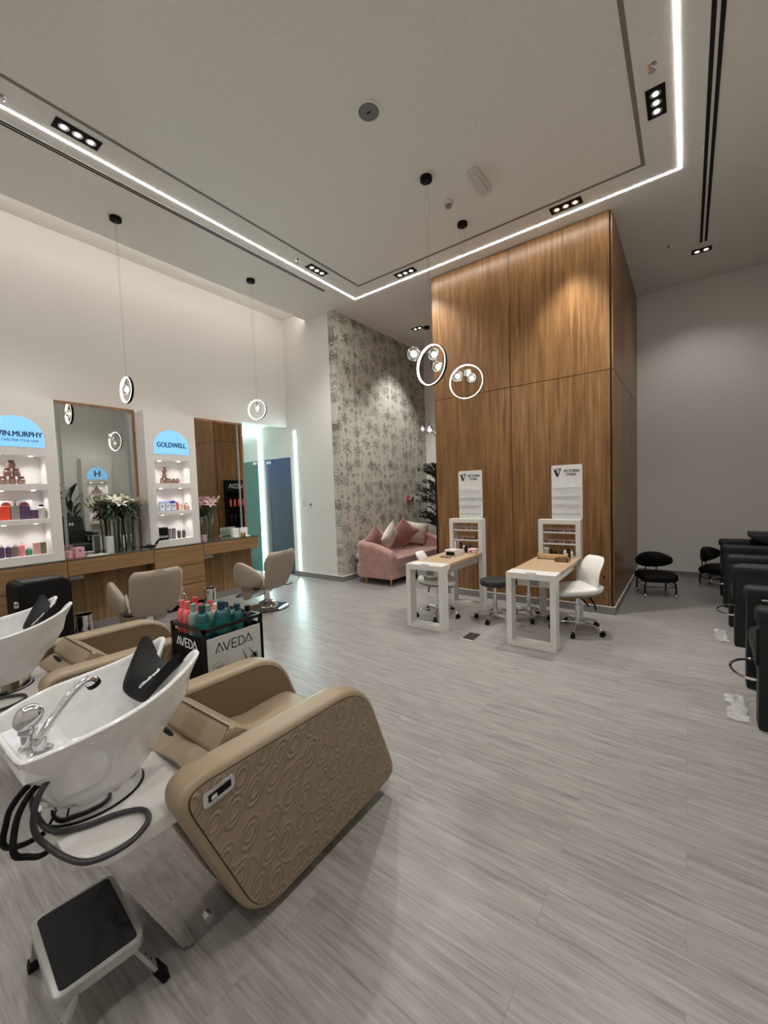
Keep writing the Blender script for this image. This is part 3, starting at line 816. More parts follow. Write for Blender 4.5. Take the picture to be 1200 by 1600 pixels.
# ------------------------------------------------------------------ mirror wall: counter, display columns, mirrors
CF = -5.93            # counter front
def display_column(y0, y1, face, back, sgn, label, sign, zb=0.955, ztop=2.87):
    """sgn=+1: front face looks to +x"""
    yc = (y0 + y1) / 2; nw = 0.25
    t = thing('display_column', label, 'display shelf', (face, yc, zb), 0, 'white arched display columns'); off = t.location
    fx = face; bx = back; inner = face - sgn * 0.24
    b = MB()
    b.box(inner, bx, y0, y1, zb, ztop)                       # back block
    b.box(inner, fx, y0, yc - nw, zb, ztop); b.box(inner, fx, yc + nw, y1, zb, ztop)
    ni = [(1.045, 1.405), (1.46, 1.79), (1.86, 2.185)]
    if sign == 'H':
        b.box(inner, fx, yc - nw, yc + nw, zb, 0.62); b.box(inner, fx, yc - nw, yc + nw, 0.98, ni[0][0])
    else: b.box(inner, fx, yc - nw, yc + nw, zb, ni[0][0])
    b.box(inner, fx, yc - nw, yc + nw, ni[0][1], ni[1][0]); b.box(inner, fx, yc - nw, yc + nw, ni[1][1], ni[2][0])
    b.box(inner, fx, yc - nw, yc + nw, ni[2][1], ztop)
    if zb < 0.5:
        pass
    b.build('column_body', M['wall'], t, off, smooth=False, weld=False)
    # arched sign
    arch = [(yc - nw, 2.275), (yc + nw, 2.275)] + [(yc + nw * math.cos(a * PI / 24), 2.375 + 0.245 * math.sin(a * PI / 24)) for a in range(25)]
    b = MB(); b.prism(arch, 'x', fx - sgn * 0.002, fx + sgn * 0.004); sg = b.build('arched_sign', M['signblue'], t, off, smooth=False)
    rv = Vector((0, sgn, 0)); o3 = lambda yy, zz: (fx + sgn * 0.005, yy, zz)
    if sign == 'KM':
        yl = lambda a: yc - sgn * nw + sgn * a
        text('KEVIN.MURPHY', 0.46, 0.058, o3(yc - sgn * 0.225, 2.39), rv, (0, 0, 1), M['navy'], sg, off=off, fat=0.0022)
        text('SKIN CARE FOR YOUR HAIR', 0.40, 0.028, o3(yc - sgn * 0.20, 2.335), rv, (0, 0, 1), M['navy'], sg, off=off)
    elif sign == 'GW':
        text('GOLDWELL', 0.41, 0.068, o3(yc - sgn * 0.205, 2.375), rv, (0, 0, 1), M['navy'], sg, off=off, fat=0.0026)
        text('.', 0.012, 0.012, o3(yc + sgn * 0.215, 2.375), rv, (0, 0, 1), M['navy'], sg, off=off)
    else:
        strokes([[0.3, (0.1, 0), (0.1, 1)], [0.3, (0.9, 0), (0.9, 1)], [0.22, (0.2, 0.5), (0.8, 0.5)]], 0.15, 0.16, o3(yc - sgn * 0.075, 2.36), rv, (0, 0, 1), M['groove'], sg, 'lettering', off)
    for z0, z1 in ni:
        for s in (-0.14, 0.14):
            b = MB(); b.lathe([(0.02, z1 - 0.001), (0.02, z1 - 0.005), (0.015, z1 - 0.006), (0.001, z1 - 0.006)], (fx - sgn * 0.1, yc + s, 0), 16)
            sp = b.build('niche_spotlight', M['nichelens'], t, off)
        ld = bpy.data.lights.new('niche_beam', 'SPOT'); ld.energy = 1.6; ld.spot_size = math.radians(125); ld.spot_blend = 0.8; ld.shadow_soft_size = 0.02; ld.color = (1.0, 0.97, 0.98)
        for s in (-0.14, 0.14):
            lo = bpy.data.objects.new('niche_beam', ld); COL.objects.link(lo); lo.parent = t
            lo.location = Vector((fx - sgn * 0.1, yc + s, z1 - 0.012)) - Vector(off)
    return yc, inner
cy1, inn1 = display_column(0.90, 1.63, -6.0, -6.44, 1, 'white arched display column with the sky blue hair care sign at the left edge', 'KM')
cy2, inn2 = display_column(2.62, 3.34, -6.0, -6.44, 1, 'white arched display column between the two framed mirrors', 'GW')
cy3, inn3 = display_column(4.30, 5.06, 1.3, 1.59, -1, 'white arched display column with the blue H sign, seen in the left mirror', 'H', zb=0.0)

def wall_mirror(y0, y1, label):
    X = -6.28; z0, z1 = 0.955, 2.905; f = 0.032
    t = thing('wall_mirror', label, 'mirror', (X, (y0 + y1) / 2, z0), 0, 'tall framed mirrors'); off = t.location
    b = MB(); b.box(XL + 0.01, X + 0.008, y0, y0 + f, z0, z1); b.box(XL + 0.01, X + 0.008, y1 - f, y1, z0, z1); b.box(XL + 0.01, X + 0.008, y0 + f, y1 - f, z1 - f, z1)
    b.build('frame', M['frame_wood'], t, off, smooth=False, weld=False)
    b = MB(); b.box(X - 0.03, X, y0 + f, y1 - f, z0, z1 - f); b.build('mirror_glass', M['mirror'], t, off, smooth=False)
    for yy in (y0 + f + 0.05, y1 - f - 0.085):
        b = MB(); b.box(X, X + 0.0015, yy, yy + 0.035, z0 + 0.01, z1 - f - 0.005); b.build('light_strip', M['frosted'], t, off, smooth=False)
wall_mirror(1.64, 2.62, 'tall wood framed mirror on the left with the big white lilies before it')
wall_mirror(3.345, 4.36, 'tall wood framed mirror next to the hall, reflecting the dark wood')

# counter
t = thing('counter_top', 'long dark glass counter top under the mirrors', 'counter', (CF, 2.4, 0.94)); off = t.location
b = MB(); b.box(XL + 0.01, CF + 0.004, -0.6, 4.36, 0.942, 0.955, 0.002, 1); b.build('glass_top', M['counterglass'], t, off, smooth=False)
b = MB(); b.box(XL + 0.01, CF - 0.004, -0.6, 4.36, 0.93, 0.942); b.build('core', M['oak'], t, off, smooth=False)
def drawer_unit(y0, y1, label):
    t = thing('drawer_cabinet', label, 'cabinet', (CF, (y0 + y1) / 2, 0), 0, 'oak drawer cabinets'); off = t.location
    b = MB(); b.box(XL + 0.01, CF - 0.02, y0, y1, 0.1, 0.929); b.build('cabinet_body', M['oakv'], t, off, smooth=False)
    b = MB(); b.box(XL + 0.05, CF - 0.05, y0 + 0.01, y1 - 0.01, 0.0, 0.1); b.build('toe_kick', M['black'], t, off, smooth=False)
    for z0, z1 in ((0.655, 0.929), (0.372, 0.645), (0.09, 0.362)):
        b = MB(); b.box(CF - 0.02, CF, y0 + 0.004, y1 - 0.004, z0, z1, 0.001, 1); b.build('drawer', M['oak'], t, off, smooth=False)
drawer_unit(2.62, 3.34, 'oak three drawer cabinet below the column between the mirrors')
drawer_unit(0.78, 1.63, 'oak drawer cabinet below the left display column, behind the black trolley')
def leg_room(y0, y1, label):
    t = thing('dressing_desk', label, 'desk', (CF, (y0 + y1) / 2, 0), 0, 'open dressing desks under the mirrors'); off = t.location
    b = MB(); b.box(CF - 0.33, CF, y0 + 0.003, y1 - 0.003, 0.755, 0.93, 0.001, 1); b.build('apron', M['oak'], t, off, smooth=False)
    b = MB(); b.box(-6.16, -6.12, y0, y1 - 0.02, 0.1, 0.755); b.build('back_panel', M['oakv'], t, off, smooth=False)
    b = MB(); b.box(-6.16, -6.105, y0, y1 - 0.02, 0.0, 0.1); b.build('skirting', M['skirt'], t, off, smooth=False)
    b = MB(); b.box(CF - 0.25, CF - 0.02, y0 + 0.01, y0 + 0.16, 0.70, 0.754, 0.003); b.build('power_box', M['frosted'], t, off)
leg_room(1.63, 2.62, 'oak dressing desk under the left mirror')
leg_room(3.34, 4.33, 'oak dressing desk under the mirror next to the hall')

# ------------------------------------------------------------------ goods on the shelves
def jar(x, y, z, r, h, m, name='cosmetic_jar', cap=None, parent=None):
    pass
def simple_lathe(name, prof, m, loc, label, cat, group=None, n=18, cap=None):
    """cap: (profile, material) adds a cap as a part"""
    b = MB(); b.lathe(prof, (0, 0, 0), n); o = b.build(name, m, None); o.location = loc; tag(o, label, cat, group)
    if cap:
        c = MB(); c.lathe(cap[0], (0, 0, 0), n); c.build('cap', cap[1], o)
    return o
def simple_box(name, sx, sy, sz, m, loc, label, cat, group=None, rz=0, bev=0.003):
    b = MB(); b.box(-sx / 2, sx / 2, -sy / 2, sy / 2, 0, sz, bev, 1); o = b.build(name, m, None, smooth=False); o.location = loc; o.rotation_euler = (0, 0, rz)
    return tag(o, label, cat, group)
bronze = cm('bronze_glass', (150, 116, 104), 0.2)
def pyramid(x, yc, z, rows, step, h, r, m, who, group):
    base = None; k = 0; nth = ['lowest', 'second', 'third', 'fourth', 'top']
    for j, n in enumerate(rows):
        for i in range(n):
            loc = (x, yc + (i - (n - 1) / 2) * step, z + j * h)
            if base is None:
                base = thing('cosmetic_jar', '', 'jar', loc, 0, group)
                q = MB(); q.lathe([(r * 0.75, 0), (r, h * 0.15), (r, h * 0.6), (r * 0.8, h * 0.68)], (0, 0, 0), 16); q.build('glass_body', m, base)
                q = MB(); q.lathe([(r * 0.7, h * 0.68), (r * 0.75, h * 0.7), (r * 0.75, h * 0.98), (r * 0.68, h)], (0, 0, 0), 16); q.build('lid', cm('lid_bronze', (120, 84, 74), 0.3), base)
                o = base
            else: o = dup(base, loc)
            rowname = 'top' if j == len(rows) - 1 else nth[j]
            side = 'only one' if n == 1 else ('leftmost' if i == 0 else ('rightmost' if i == n - 1 else ('middle' if n == 3 else ('second from left' if i == 1 else 'second from right'))))
            o['label'] = 'bronze jar, %s, %s row of the %s' % (side, rowname, who)
    return base
xs = -6.13
pyramid(-6.10, 1.229, 1.861, [3, 2, 1], 0.076, 0.09, 0.036, bronze, 'pyramid in the left column', 'bronze jars in a pyramid, left column')
pyramid(-6.10, 2.90, 1.861, [2, 1, 1], 0.066, 0.078, 0.031, bronze, 'stack in the middle column', 'bronze jars, middle column')
t0 = None
for k in range(3):
    o = simple_lathe('cosmetic_jar', [(0.024, 0), (0.027, 0.01), (0.027, 0.045), (0.02, 0.052)], bronze, (-6.10, 2.975 + k * 0.058, 1.861),
                     ['small bronze jar right of the stacked jars in the middle column', 'middle one of the row of three bronze jars beside the stack', 'rightmost bronze jar on the top shelf of the middle column'][k], 'jar', 'bronze jars in a row, middle column', cap=([(0.02, 0.052), (0.02, 0.07), (0.001, 0.071)], cm('lid_bronze', (120, 84, 74), 0.3)))
# left column, middle shelf
z = 1.461
def giftbox(y, sy, sz, m, mc, label, x=xs, z=z):
    t = thing('gift_box', label, 'box', (x, y, z), 0, None)
    q = MB(); q.box(-0.04, 0.04, -sy / 2, sy / 2, 0, sz, 0.003, 1); q.build('carton', m, t, smooth=False)
    if mc: 
        q = MB(); q.lathe([(0.03, 0), (0.033, 0.01), (0.033, 0.03), (0.026, 0.035), (0.001, 0.036)], (0, 0, sz), 18); q.build('round_lid', mc, t)
    return t
c_or, c_pu, c_gr = cm('orange_red', (214, 70, 40)), cm('deep_purple', (84, 58, 92)), cm('stone_grey', (138, 132, 128))
giftbox(1.143, 0.088, 0.16, c_or, None, 'orange red carton on the middle left shelf')
giftbox(1.232, 0.076, 0.16, c_gr, None, 'stone grey carton beside the orange red one')
giftbox(1.318, 0.086, 0.155, c_pu, None, 'large purple carton on the middle left shelf')
giftbox(1.40, 0.07, 0.105, c_pu, None, 'smaller purple carton right of the large purple one')
simple_lathe('lotion_bottle', [(0.033, 0), (0.036, 0.01), (0.036, 0.12), (0.016, 0.14)], cm('pale_stone', (186, 182, 172)), (xs + 0.03, 1.468, z), 'pale bottle with a black cap at the right end of the middle left shelf', 'bottle', cap=([(0.017, 0.14), (0.022, 0.142), (0.022, 0.16), (0.001, 0.161)], M['black']))
for k, y in enumerate((1.17, 1.33)):
    t = thing('gift_box', ['white box with a brown disc behind the orange red carton', 'white box with a brown disc behind the purple cartons'][k], 'box', (-6.19, y, z), 0, 'white boxes with brown discs')
    q = MB(); q.box(-0.02, 0.02, -0.07, 0.07, 0, 0.215, 0.003, 1); q.build('carton', cm('box_white', (200, 196, 192)), t, smooth=False)
    q = MB(); q.cyl((0.02, 0.0, 0.155), (0.023, 0.0, 0.155), 0.045, n=24); q.build('brown_disc', cm('amber_lid', (96, 46, 40)), t)
# left column, lowest shelf
z = 1.046
def pump_bottle(loc, m, mc, r, h, label, group=None, pump=False, name='lotion_bottle'):
    t = thing(name, label, 'bottle', loc, 0, group)
    q = MB(); q.lathe([(r * 0.92, 0), (r, 0.006), (r, h * 0.72), (r * 0.85, h * 0.8), (r * 0.4, h * 0.85)], (0, 0, 0), 20); q.build('bottle_body', m, t)
    q = MB()
    if pump:
        q.lathe([(r * 0.42, h * 0.85), (r * 0.42, h * 0.9), (0.004, h * 0.91), (0.004, h * 0.98)], (0, 0, 0), 12); q.cyl((-0.004, 0, h * 0.98), (0.022, 0, h * 0.975), 0.005, n=8)
    else:
        q.lathe([(r * 0.45, h * 0.85), (r * 0.47, h), (r * 0.4, h * 1.005), (0.001, h * 1.006)], (0, 0, 0), 14)
    q.build('pump' if pump else 'cap', mc, t)
    return t
wh = cm('cap_white', (222, 220, 216))
for y, m, r, h, lb in ((1.085, c_pu, 0.030, 0.15, 'purple bottle with a clear cap at the left end of the lowest left shelf'),
                        (1.147, c_pu, 0.028, 0.14, 'second purple bottle on the lowest left shelf'),
                        (1.204, cm('olive_brown', (120, 104, 92)), 0.027, 0.15, 'brown bottle beside the pink one on the lowest left shelf'),
                        (1.262, cm('rose_pink', (224, 130, 134)), 0.028, 0.16, 'pink bottle on the lowest left shelf'),
                        (1.324, cm('emerald', (60, 140, 110)), 0.030, 0.09, 'short green jar on the lowest left shelf')):
    pump_bottle((-6.09, y, z), m, wh, r, h, lb)
simple_box('carton', 0.06, 0.06, 0.135, cm('blush_box', (206, 156, 150)), (-6.09, 1.394, z), 'blush pink carton on the lowest left shelf', 'box')
simple_box('carton', 0.055, 0.05, 0.135, cm('olive_box', (122, 112, 84)), (-6.09, 1.454, z), 'olive carton at the right end of the lowest left shelf', 'box')
# middle column, middle shelf
z = 1.461
xs2 = -6.10
pump_bottle((xs2, cy2 - 0.215, z), cm('mint_white', (206, 216, 206)), cm('sage', (120, 140, 124)), 0.016, 0.14, 'slim pale bottle at the left end of the middle column shelf')
cw = cm('carton_white', (214, 220, 232))
for k, y in enumerate((-0.15, -0.068, 0.014)):
    t = thing('carton', ['white carton with a blue edge, first from the left in the middle column', 'white carton with a blue edge and green spot in the middle column', 'white carton with a blue edge that carries the blue box'][k], 'box', (xs2, cy2 + y, z), 0, 'white and blue cartons')
    q = MB(); q.box(-0.035, 0.035, -0.038, 0.038, 0, 0.11, 0.002, 1); q.build('carton_body', cw, t, smooth=False)
    q = MB(); q.box(0.035, 0.0365, -0.038, -0.032, 0.0, 0.11); q.box(0.035, 0.0365, -0.032, 0.038, 0.0, 0.006); q.build('blue_band', cm('royal_blue', (60, 80, 150)), t, smooth=False)
    q = MB(); q.cyl((0.035, 0.0, 0.07), (0.0368, 0.0, 0.07), 0.012, n=14); q.build('round_mark', cm('mark_%d' % k, [(60, 90, 110), (90, 170, 90), (50, 70, 130)][k]), t)
simple_box('carton', 0.05, 0.14, 0.03, cm('pale_blue_box', (170, 184, 216)), (xs2, cy2 - 0.109, z + 0.1105), 'flat pale blue box lying on two white cartons', 'box')
simple_box('carton', 0.05, 0.06, 0.036, cm('strong_blue', (36, 60, 160)), (xs2, cy2 + 0.014, z + 0.1105), 'small strong blue box on top of the third white carton', 'box')
for k, (y, m, sy, sz) in enumerate(((0.074, cm('coral_red', (212, 80, 60)), 0.028, 0.125), (0.114, cm('cream_box', (216, 206, 190)), 0.04, 0.09), (0.155, cm('cream_box', (216, 206, 190)), 0.033, 0.072), (0.185, cm('coral_orange', (222, 110, 80)), 0.022, 0.08))):
    simple_box('carton', 0.05, sy, sz, m, (xs2, cy2 + y, z), ['coral red upright carton in the middle column', 'cream carton right of the coral red one', 'small cream carton in the middle column', 'slim orange carton beside the cream bottle'][k], 'box')
pump_bottle((xs2, cy2 + 0.222, z), cm('cream_box', (216, 206, 190)), cm('taupe_cap', (120, 110, 96)), 0.026, 0.1, 'cream round bottle with a taupe cap at the right of the middle column shelf')
# middle column, lowest shelf
z = 1.046
t = thing('gift_box', 'black box with white lettering on the lowest shelf of the middle column', 'box', (xs2, cy2 - 0.165, z)); 
q = MB(); q.box(-0.05, 0.05, -0.07, 0.07, 0, 0.18, 0.004, 1); q.build('carton', M['black'], t, smooth=False)
text('framesi', 0.115, 0.04, (0.051, -0.058, 0.035), (0, 1, 0), (0, 0, 1), M['whiteink'], t)
for k, y in enumerate((-0.065, 0.005)):
    t = thing('carton', ['grey printed carton next to the black box', 'grey printed carton beside the pump bottles'][k], 'box', (xs2, cy2 + y, z), 0, 'grey cartons, middle column')
    q = MB(); q.box(-0.022, 0.022, -0.022, 0.022, 0, 0.155, 0.002, 1); q.build('carton_body', cm('carton_taupe', (110, 102, 104)), t, smooth=False)
    q = MB(); q.box(0.022, 0.023, -0.014, 0.014, 0.02, 0.13); q.build('printed_panel', cm('print_grey', (138, 130, 130)), t, smooth=False)
for k, y in enumerate((0.085, 0.155)):
    pump_bottle((xs2, cy2 + y, z), cm('dark_olive', (72, 70, 62)), wh, 0.024, 0.135, ['dark square shouldered pump bottle, the left of two', 'dark pump bottle at the right end of the lowest middle shelf'][k], 'dark pump bottles', True)
# H column (seen in the mirror)
x3 = 1.42
pyramid(x3, cy3, 1.861, [5, 4, 2, 1], 0.062, 0.055, 0.028, bronze, 'pyramid under the H sign', 'bronze jars, H column')
q = simple_box('gift_box', 0.1, 0.4, 0.12, cm('rust_brown', (120, 60, 36)), (x3, cy3, 1.461), 'long rust brown box on the H column, seen in the mirror', 'box')
simple_box('gift_box', 0.06, 0.08, 0.05, cm('rust_brown', (120, 60, 36)), (x3, cy3, 1.5815), 'small rust brown box on top of the long one', 'box')
k = 0
for j, n in enumerate((5, 4, 3, 2, 1)):
    for i in range(n):
        simple_box('soap_box', 0.06, 0.07, 0.045, cm('mauve_box', (170, 124, 136)), (x3, cy3 + (i - (n - 1) / 2) * 0.075, 1.046 + j * 0.0455), 'mauve box, %s from the near end, %s row of the box pyramid' % (['first', 'second', 'third', 'fourth', 'fifth'][i], ['lowest', 'second', 'third', 'fourth', 'top'][j]), 'box', 'mauve boxes in a pyramid', bev=0)
simple_lathe('candle_jar', [(0.07, 0), (0.085, 0.02), (0.085, 0.12), (0.07, 0.15), (0.001, 0.151)], cm('mauve_jar', (190, 160, 164)), (1.42, cy3 + 0.05, 0.621), 'round mauve jar in the lowest niche of the H column', 'jar')

# ------------------------------------------------------------------ things on the counter
ct = 0.9555
def leafshape(b, p0, d, L, W, nrm, bend=0.3, seg=5, thick=0.0012):
    """one leaf or petal: a bent blade starting at p0 in direction d"""
    p0 = Vector(p0); d = Vector(d).normalized(); nrm = Vector(nrm); side = d.cross(nrm)
    if side.length < 1e-4: side = d.orthogonal()
    side.normalize(); nn = side.cross(d).normalized()
    rows = []
    for i in range(seg + 1):
        t = i / seg; wd_ = W * (math.sin(PI * min(1, t * 0.92 + 0.04)) ** 0.8) / 2
        c = p0 + d * (L * t) - nn * (bend * L * t * t)
        rows.append((c - side * wd_ + nn * (wd_ * 0.25), c, c + side * wd_ + nn * (wd_ * 0.25)))
    vr = [[b.bm.verts.new(p) for p in r] for r in rows]
    for a, c in zip(vr[:-1], vr[1:]):
        for i in range(2): b.bm.faces.new((a[i], a[i + 1], c[i + 1], c[i]))
    return rows[-1][1]
def lily_vase(x, y, label_v, label_f, petm, R=0.16, nf=9, seed=1, hv=0.36, hf=0.42, nl=70):
    rnd = random.Random(seed)
    t = thing('glass_vase', label_v, 'vase', (x, y, ct), 0)
    q = MB(); q.lathe([(0.05, 0.0), (0.055, 0.004), (0.05, 0.08), (0.055, 0.2), (0.072, hv), (0.068, hv), (0.051, 0.2), (0.046, 0.08), (0.05, 0.012), (0.001, 0.012)], (0, 0, 0), 28); q.build('glass_body', M['vaseglass'], t)
    f = thing('lily_bouquet', label_f, 'flowers', (x, y, ct + 0.02), 0); f.scale = (0.62, 1.0, 1.0)
    q = MB(); tips = []
    for k in range(nf + 8):
        a = rnd.uniform(0, 2 * PI); rr = R * math.sqrt(rnd.uniform(0.02, 1)); top = Vector((rr * math.cos(a), rr * math.sin(a) * 1.15, hf + rnd.uniform(-0.05, 0.08)))
        p0 = Vector((rnd.uniform(-0.025, 0.025), rnd.uniform(-0.025, 0.025), 0.0)); mid = Vector((p0.x * 0.3 + rr * 0.12 * math.cos(a), p0.y * 0.3 + rr * 0.12 * math.sin(a), hv * 0.85))
        q.tube([p0, mid, top], 0.0035, 5, smooth=4); tips.append((top, (top - mid).normalized()))
    q.build('stems', M['stem'], f)
    q = MB()
    for k in range(nl):
        a = rnd.uniform(0, 2 * PI); rr = R * rnd.uniform(0.1, 0.95)
        p = Vector((rr * math.cos(a) * 0.7, rr * math.sin(a) * 0.7, hv - 0.04 + rnd.uniform(0, 0.17)))
        d = Vector((math.cos(a), math.sin(a), rnd.uniform(-0.7, 0.9)))
        leafshape(q, p, d, rnd.uniform(0.09, 0.15), rnd.uniform(0.022, 0.036), (0, 0, 1), rnd.uniform(0.1, 0.5), 4)
    q.build('foliage', M['leaf'], f, smooth=False)
    for k, (p, d) in enumerate(tips):
        if k < nf:
            q = MB(); u = d.orthogonal().normalized(); v = d.cross(u)
            for j in range(6):
                a = j * PI / 3 + rnd.uniform(-0.1, 0.1); dd = (d * 0.75 + (u * math.cos(a) + v * math.sin(a)) * 0.9).normalized()
                leafshape(q, p, dd, 0.115, 0.048 if j % 2 else 0.036, d, 0.32, 5)
            fl = q.build('lily_flower', petm, f, smooth=False)
            q = MB()
            for j in range(5):
                a = j * 2 * PI / 5; e = p + (d * 0.9 + (u * math.cos(a) + v * math.sin(a)) * 0.4) * 0.05
                q.tube([p, e], 0.001, 4); q.blob(e, 0.005, 0.003, 0.003, 1, 6, 4)
            q.build('stamens', M['anther'], fl)
        else:
            q = MB(); rr_ = Quaternion((0, 0, 1), 0).to_matrix()
            q.tube([p, p + d * 0.03, p + d * 0.07], lambda s: 0.010 * math.sin(PI * (0.15 + 0.8 * s)), 8, smooth=3); q.build('lily_bud', cm('bud_green', (186, 196, 140)), f)
lily_vase(-6.14, 2.225, 'clear glass vase of white lilies, the left one before the left mirror', 'white lilies and dark leaves in the left vase', M['petal'], 0.19, 6, 3, hv=0.49, hf=0.60, nl=110)
lily_vase(-6.11, 2.385, 'clear glass vase of white lilies nearer the middle display column', 'white lilies with long buds in the vase nearer the column', M['petal'], 0.17, 5, 8, hv=0.50, hf=0.63, nl=120)
lily_vase(-6.12, 3.56, 'tall clear vase of pale pink lilies before the mirror next to the hall', 'pale pink lilies in the vase before the mirror next to the hall', M['petalpink'], 0.17, 12, 5, hv=0.42, hf=0.55, nl=90)
t = thing('gift_box', 'larger pink box on the counter below the left mirror', 'box', (-6.10, 1.79, ct), 0.25)
q = MB(); q.box(-0.05, 0.05, -0.055, 0.055, 0, 0.12, 0.002, 1); q.build('carton', cm('candy_pink', (220, 166, 176)), t, smooth=False)
q = MB(); q.box(0.05, 0.0515, -0.012, 0.012, 0.07, 0.085); q.build('dark_mark', M['black'], t, smooth=False)
simple_box('gift_box', 0.07, 0.05, 0.09, cm('candy_pink', (220, 166, 176)), (-6.06, 1.685, ct), 'smaller pink box leaning by the left display column', 'box', rz=0.5)
simple_box('card_holder', 0.06, 0.075, 0.22, cm('holder_white', (200, 204, 196)), (-6.05, 2.13, ct), 'tall white box left of the lily vases', 'box')
q = MB()
for k in range(3): q.box(-0.07, 0.07, -0.1 + k * 0.015, 0.1 + k * 0.015, 0.0012 * k, 0.0012 * k + 0.001, rot=Matrix.Rotation(0.3 * k, 3, 'Z'), pivot=(0, 0, 0))
o = q.build('paper_stack', M['white_trim'], None, smooth=False); o.location = (-6.03, 1.97, ct); tag(o, 'loose white papers lying flat on the counter at the left mirror', 'paper')
# black scarf like hair bow
q = MB(); rnd = random.Random(4)
for k in range(16):
    a = rnd.uniform(0, 2 * PI); leafshape(q, (rnd.uniform(-0.03, 0.03), rnd.uniform(-0.09, 0.07), rnd.uniform(0.004, 0.03)), (math.cos(a) * 0.5, math.sin(a), rnd.uniform(0.0, 0.7)), rnd.uniform(0.05, 0.09), 0.04, (0, 0, 1), 0.3, 4)
q.blob((0, -0.01, 0.022), 0.05, 0.085, 0.02, 0.9, 14, 8)
leafshape(q, (0.0, 0.06, 0.03), (0.1, 0.7, 0.9), 0.11, 0.035, (1, 0, 0), 0.1, 4)
o = q.build('black_hair_bow', cm('black_cloth', (22, 22, 26), 0.9), None, smooth=False); o.location = (-5.99, 2.60, ct + 0.008); tag(o, 'crumpled black fabric bow on the counter edge by the middle column', 'hair bow')
# towel / tissue boxes and two little gold bottles
for k, (y, sy) in enumerate(((4.02, 0.13), (4.17, 0.12))):
    t = thing('paper_holder', ['white curved paper holder behind the gold bottles', 'white paper holder at the hall end of the counter'][k], 'holder', (-6.10 + 0.03 * k, y, ct), 0.1, 'white paper holders')
    q = MB(); q.box(-0.06, 0.0, -sy / 2, sy / 2, 0, 0.15, 0.004, 2); q.build('backrest', M['acrylic'], t)
    q = MB(); q.box(-0.06, 0.06, -sy / 2, sy / 2, 0, 0.015, 0.004, 2); q.build('tray', M['acrylic'], t)
for k, y in enumerate((4.06, 4.115)):
    pump_bottle((-6.0, y, ct), M['gold'], M['black'], 0.02, 0.075, ['little gold bottle with black cap, the left of the pair', 'little gold bottle with black cap, the right of the pair'][k], 'little gold bottles')
simple_box('gift_box', 0.08, 0.06, 0.1, cm('dusty_rose_box', (190, 160, 170)), (-6.05, 3.42, ct), 'dusty rose box tucked behind the pink lilies vase by the column', 'box')

# black equipment trolley left
t = thing('black_trolley', 'black boxy trolley with rounded top against the left drawers', 'trolley', (-5.45, 1.25, 0)); off = t.location
b = MB(); b.prism(rpoly([(1.03, 0.08), (1.47, 0.08), (1.47, 0.84), (1.03, 0.84)], [0.02, 0.02, 0.06, 0.06]), 'x', -5.72, -5.28, 0.02); b.build('trolley_body', M['black'], t, off)
b = MB(); b.box(-5.68, -5.34, 1.09, 1.41, 0.84, 0.85, 0.004); b.build('recessed_top', cm('top_grey_black', (40, 42, 44), 0.3), t, off)
b = MB(); b.box(-5.3, -5.26, 1.00, 1.035, 0.62, 0.68, 0.005); b.build('side_latch', M['chrome'], t, off)
for x in (-5.68, -5.32):
    for y in (1.08, 1.42):
        b = MB(); b.blob((x, y, 0.04), 0.02, 0.035, 0.04, 1, 12, 8); b.build('caster', M['black'], t, off)
# chrome bins
def bin_(x, y, r, h, label):
    t = thing('waste_bin', label, 'bin', (x, y, 0), 0, 'chrome bins under the dressing desks')
    b = MB(); b.lathe([(r * 0.92, 0.0), (r * 0.95, 0.02), (r, h), (r * 0.97, h), (r * 0.9, 0.03), (0.001, 0.03)], (0, 0, 0), 28); b.build('bin_body', M['chrome'], t)
    b = MB(); b.tube([(r * 1.02 * math.cos(a * PI / 12), r * 1.02 * math.sin(a * PI / 12), h) for a in range(24)], 0.004, 6, True); b.build('rim', M['chrome'], t)
bin_(-5.72, 1.69, 0.09, 0.31, 'chrome waste bin under the left desk, behind the far basin')
bin_(-5.66, 3.25, 0.075, 0.30, 'slim chrome bin under the desk behind the bottles')

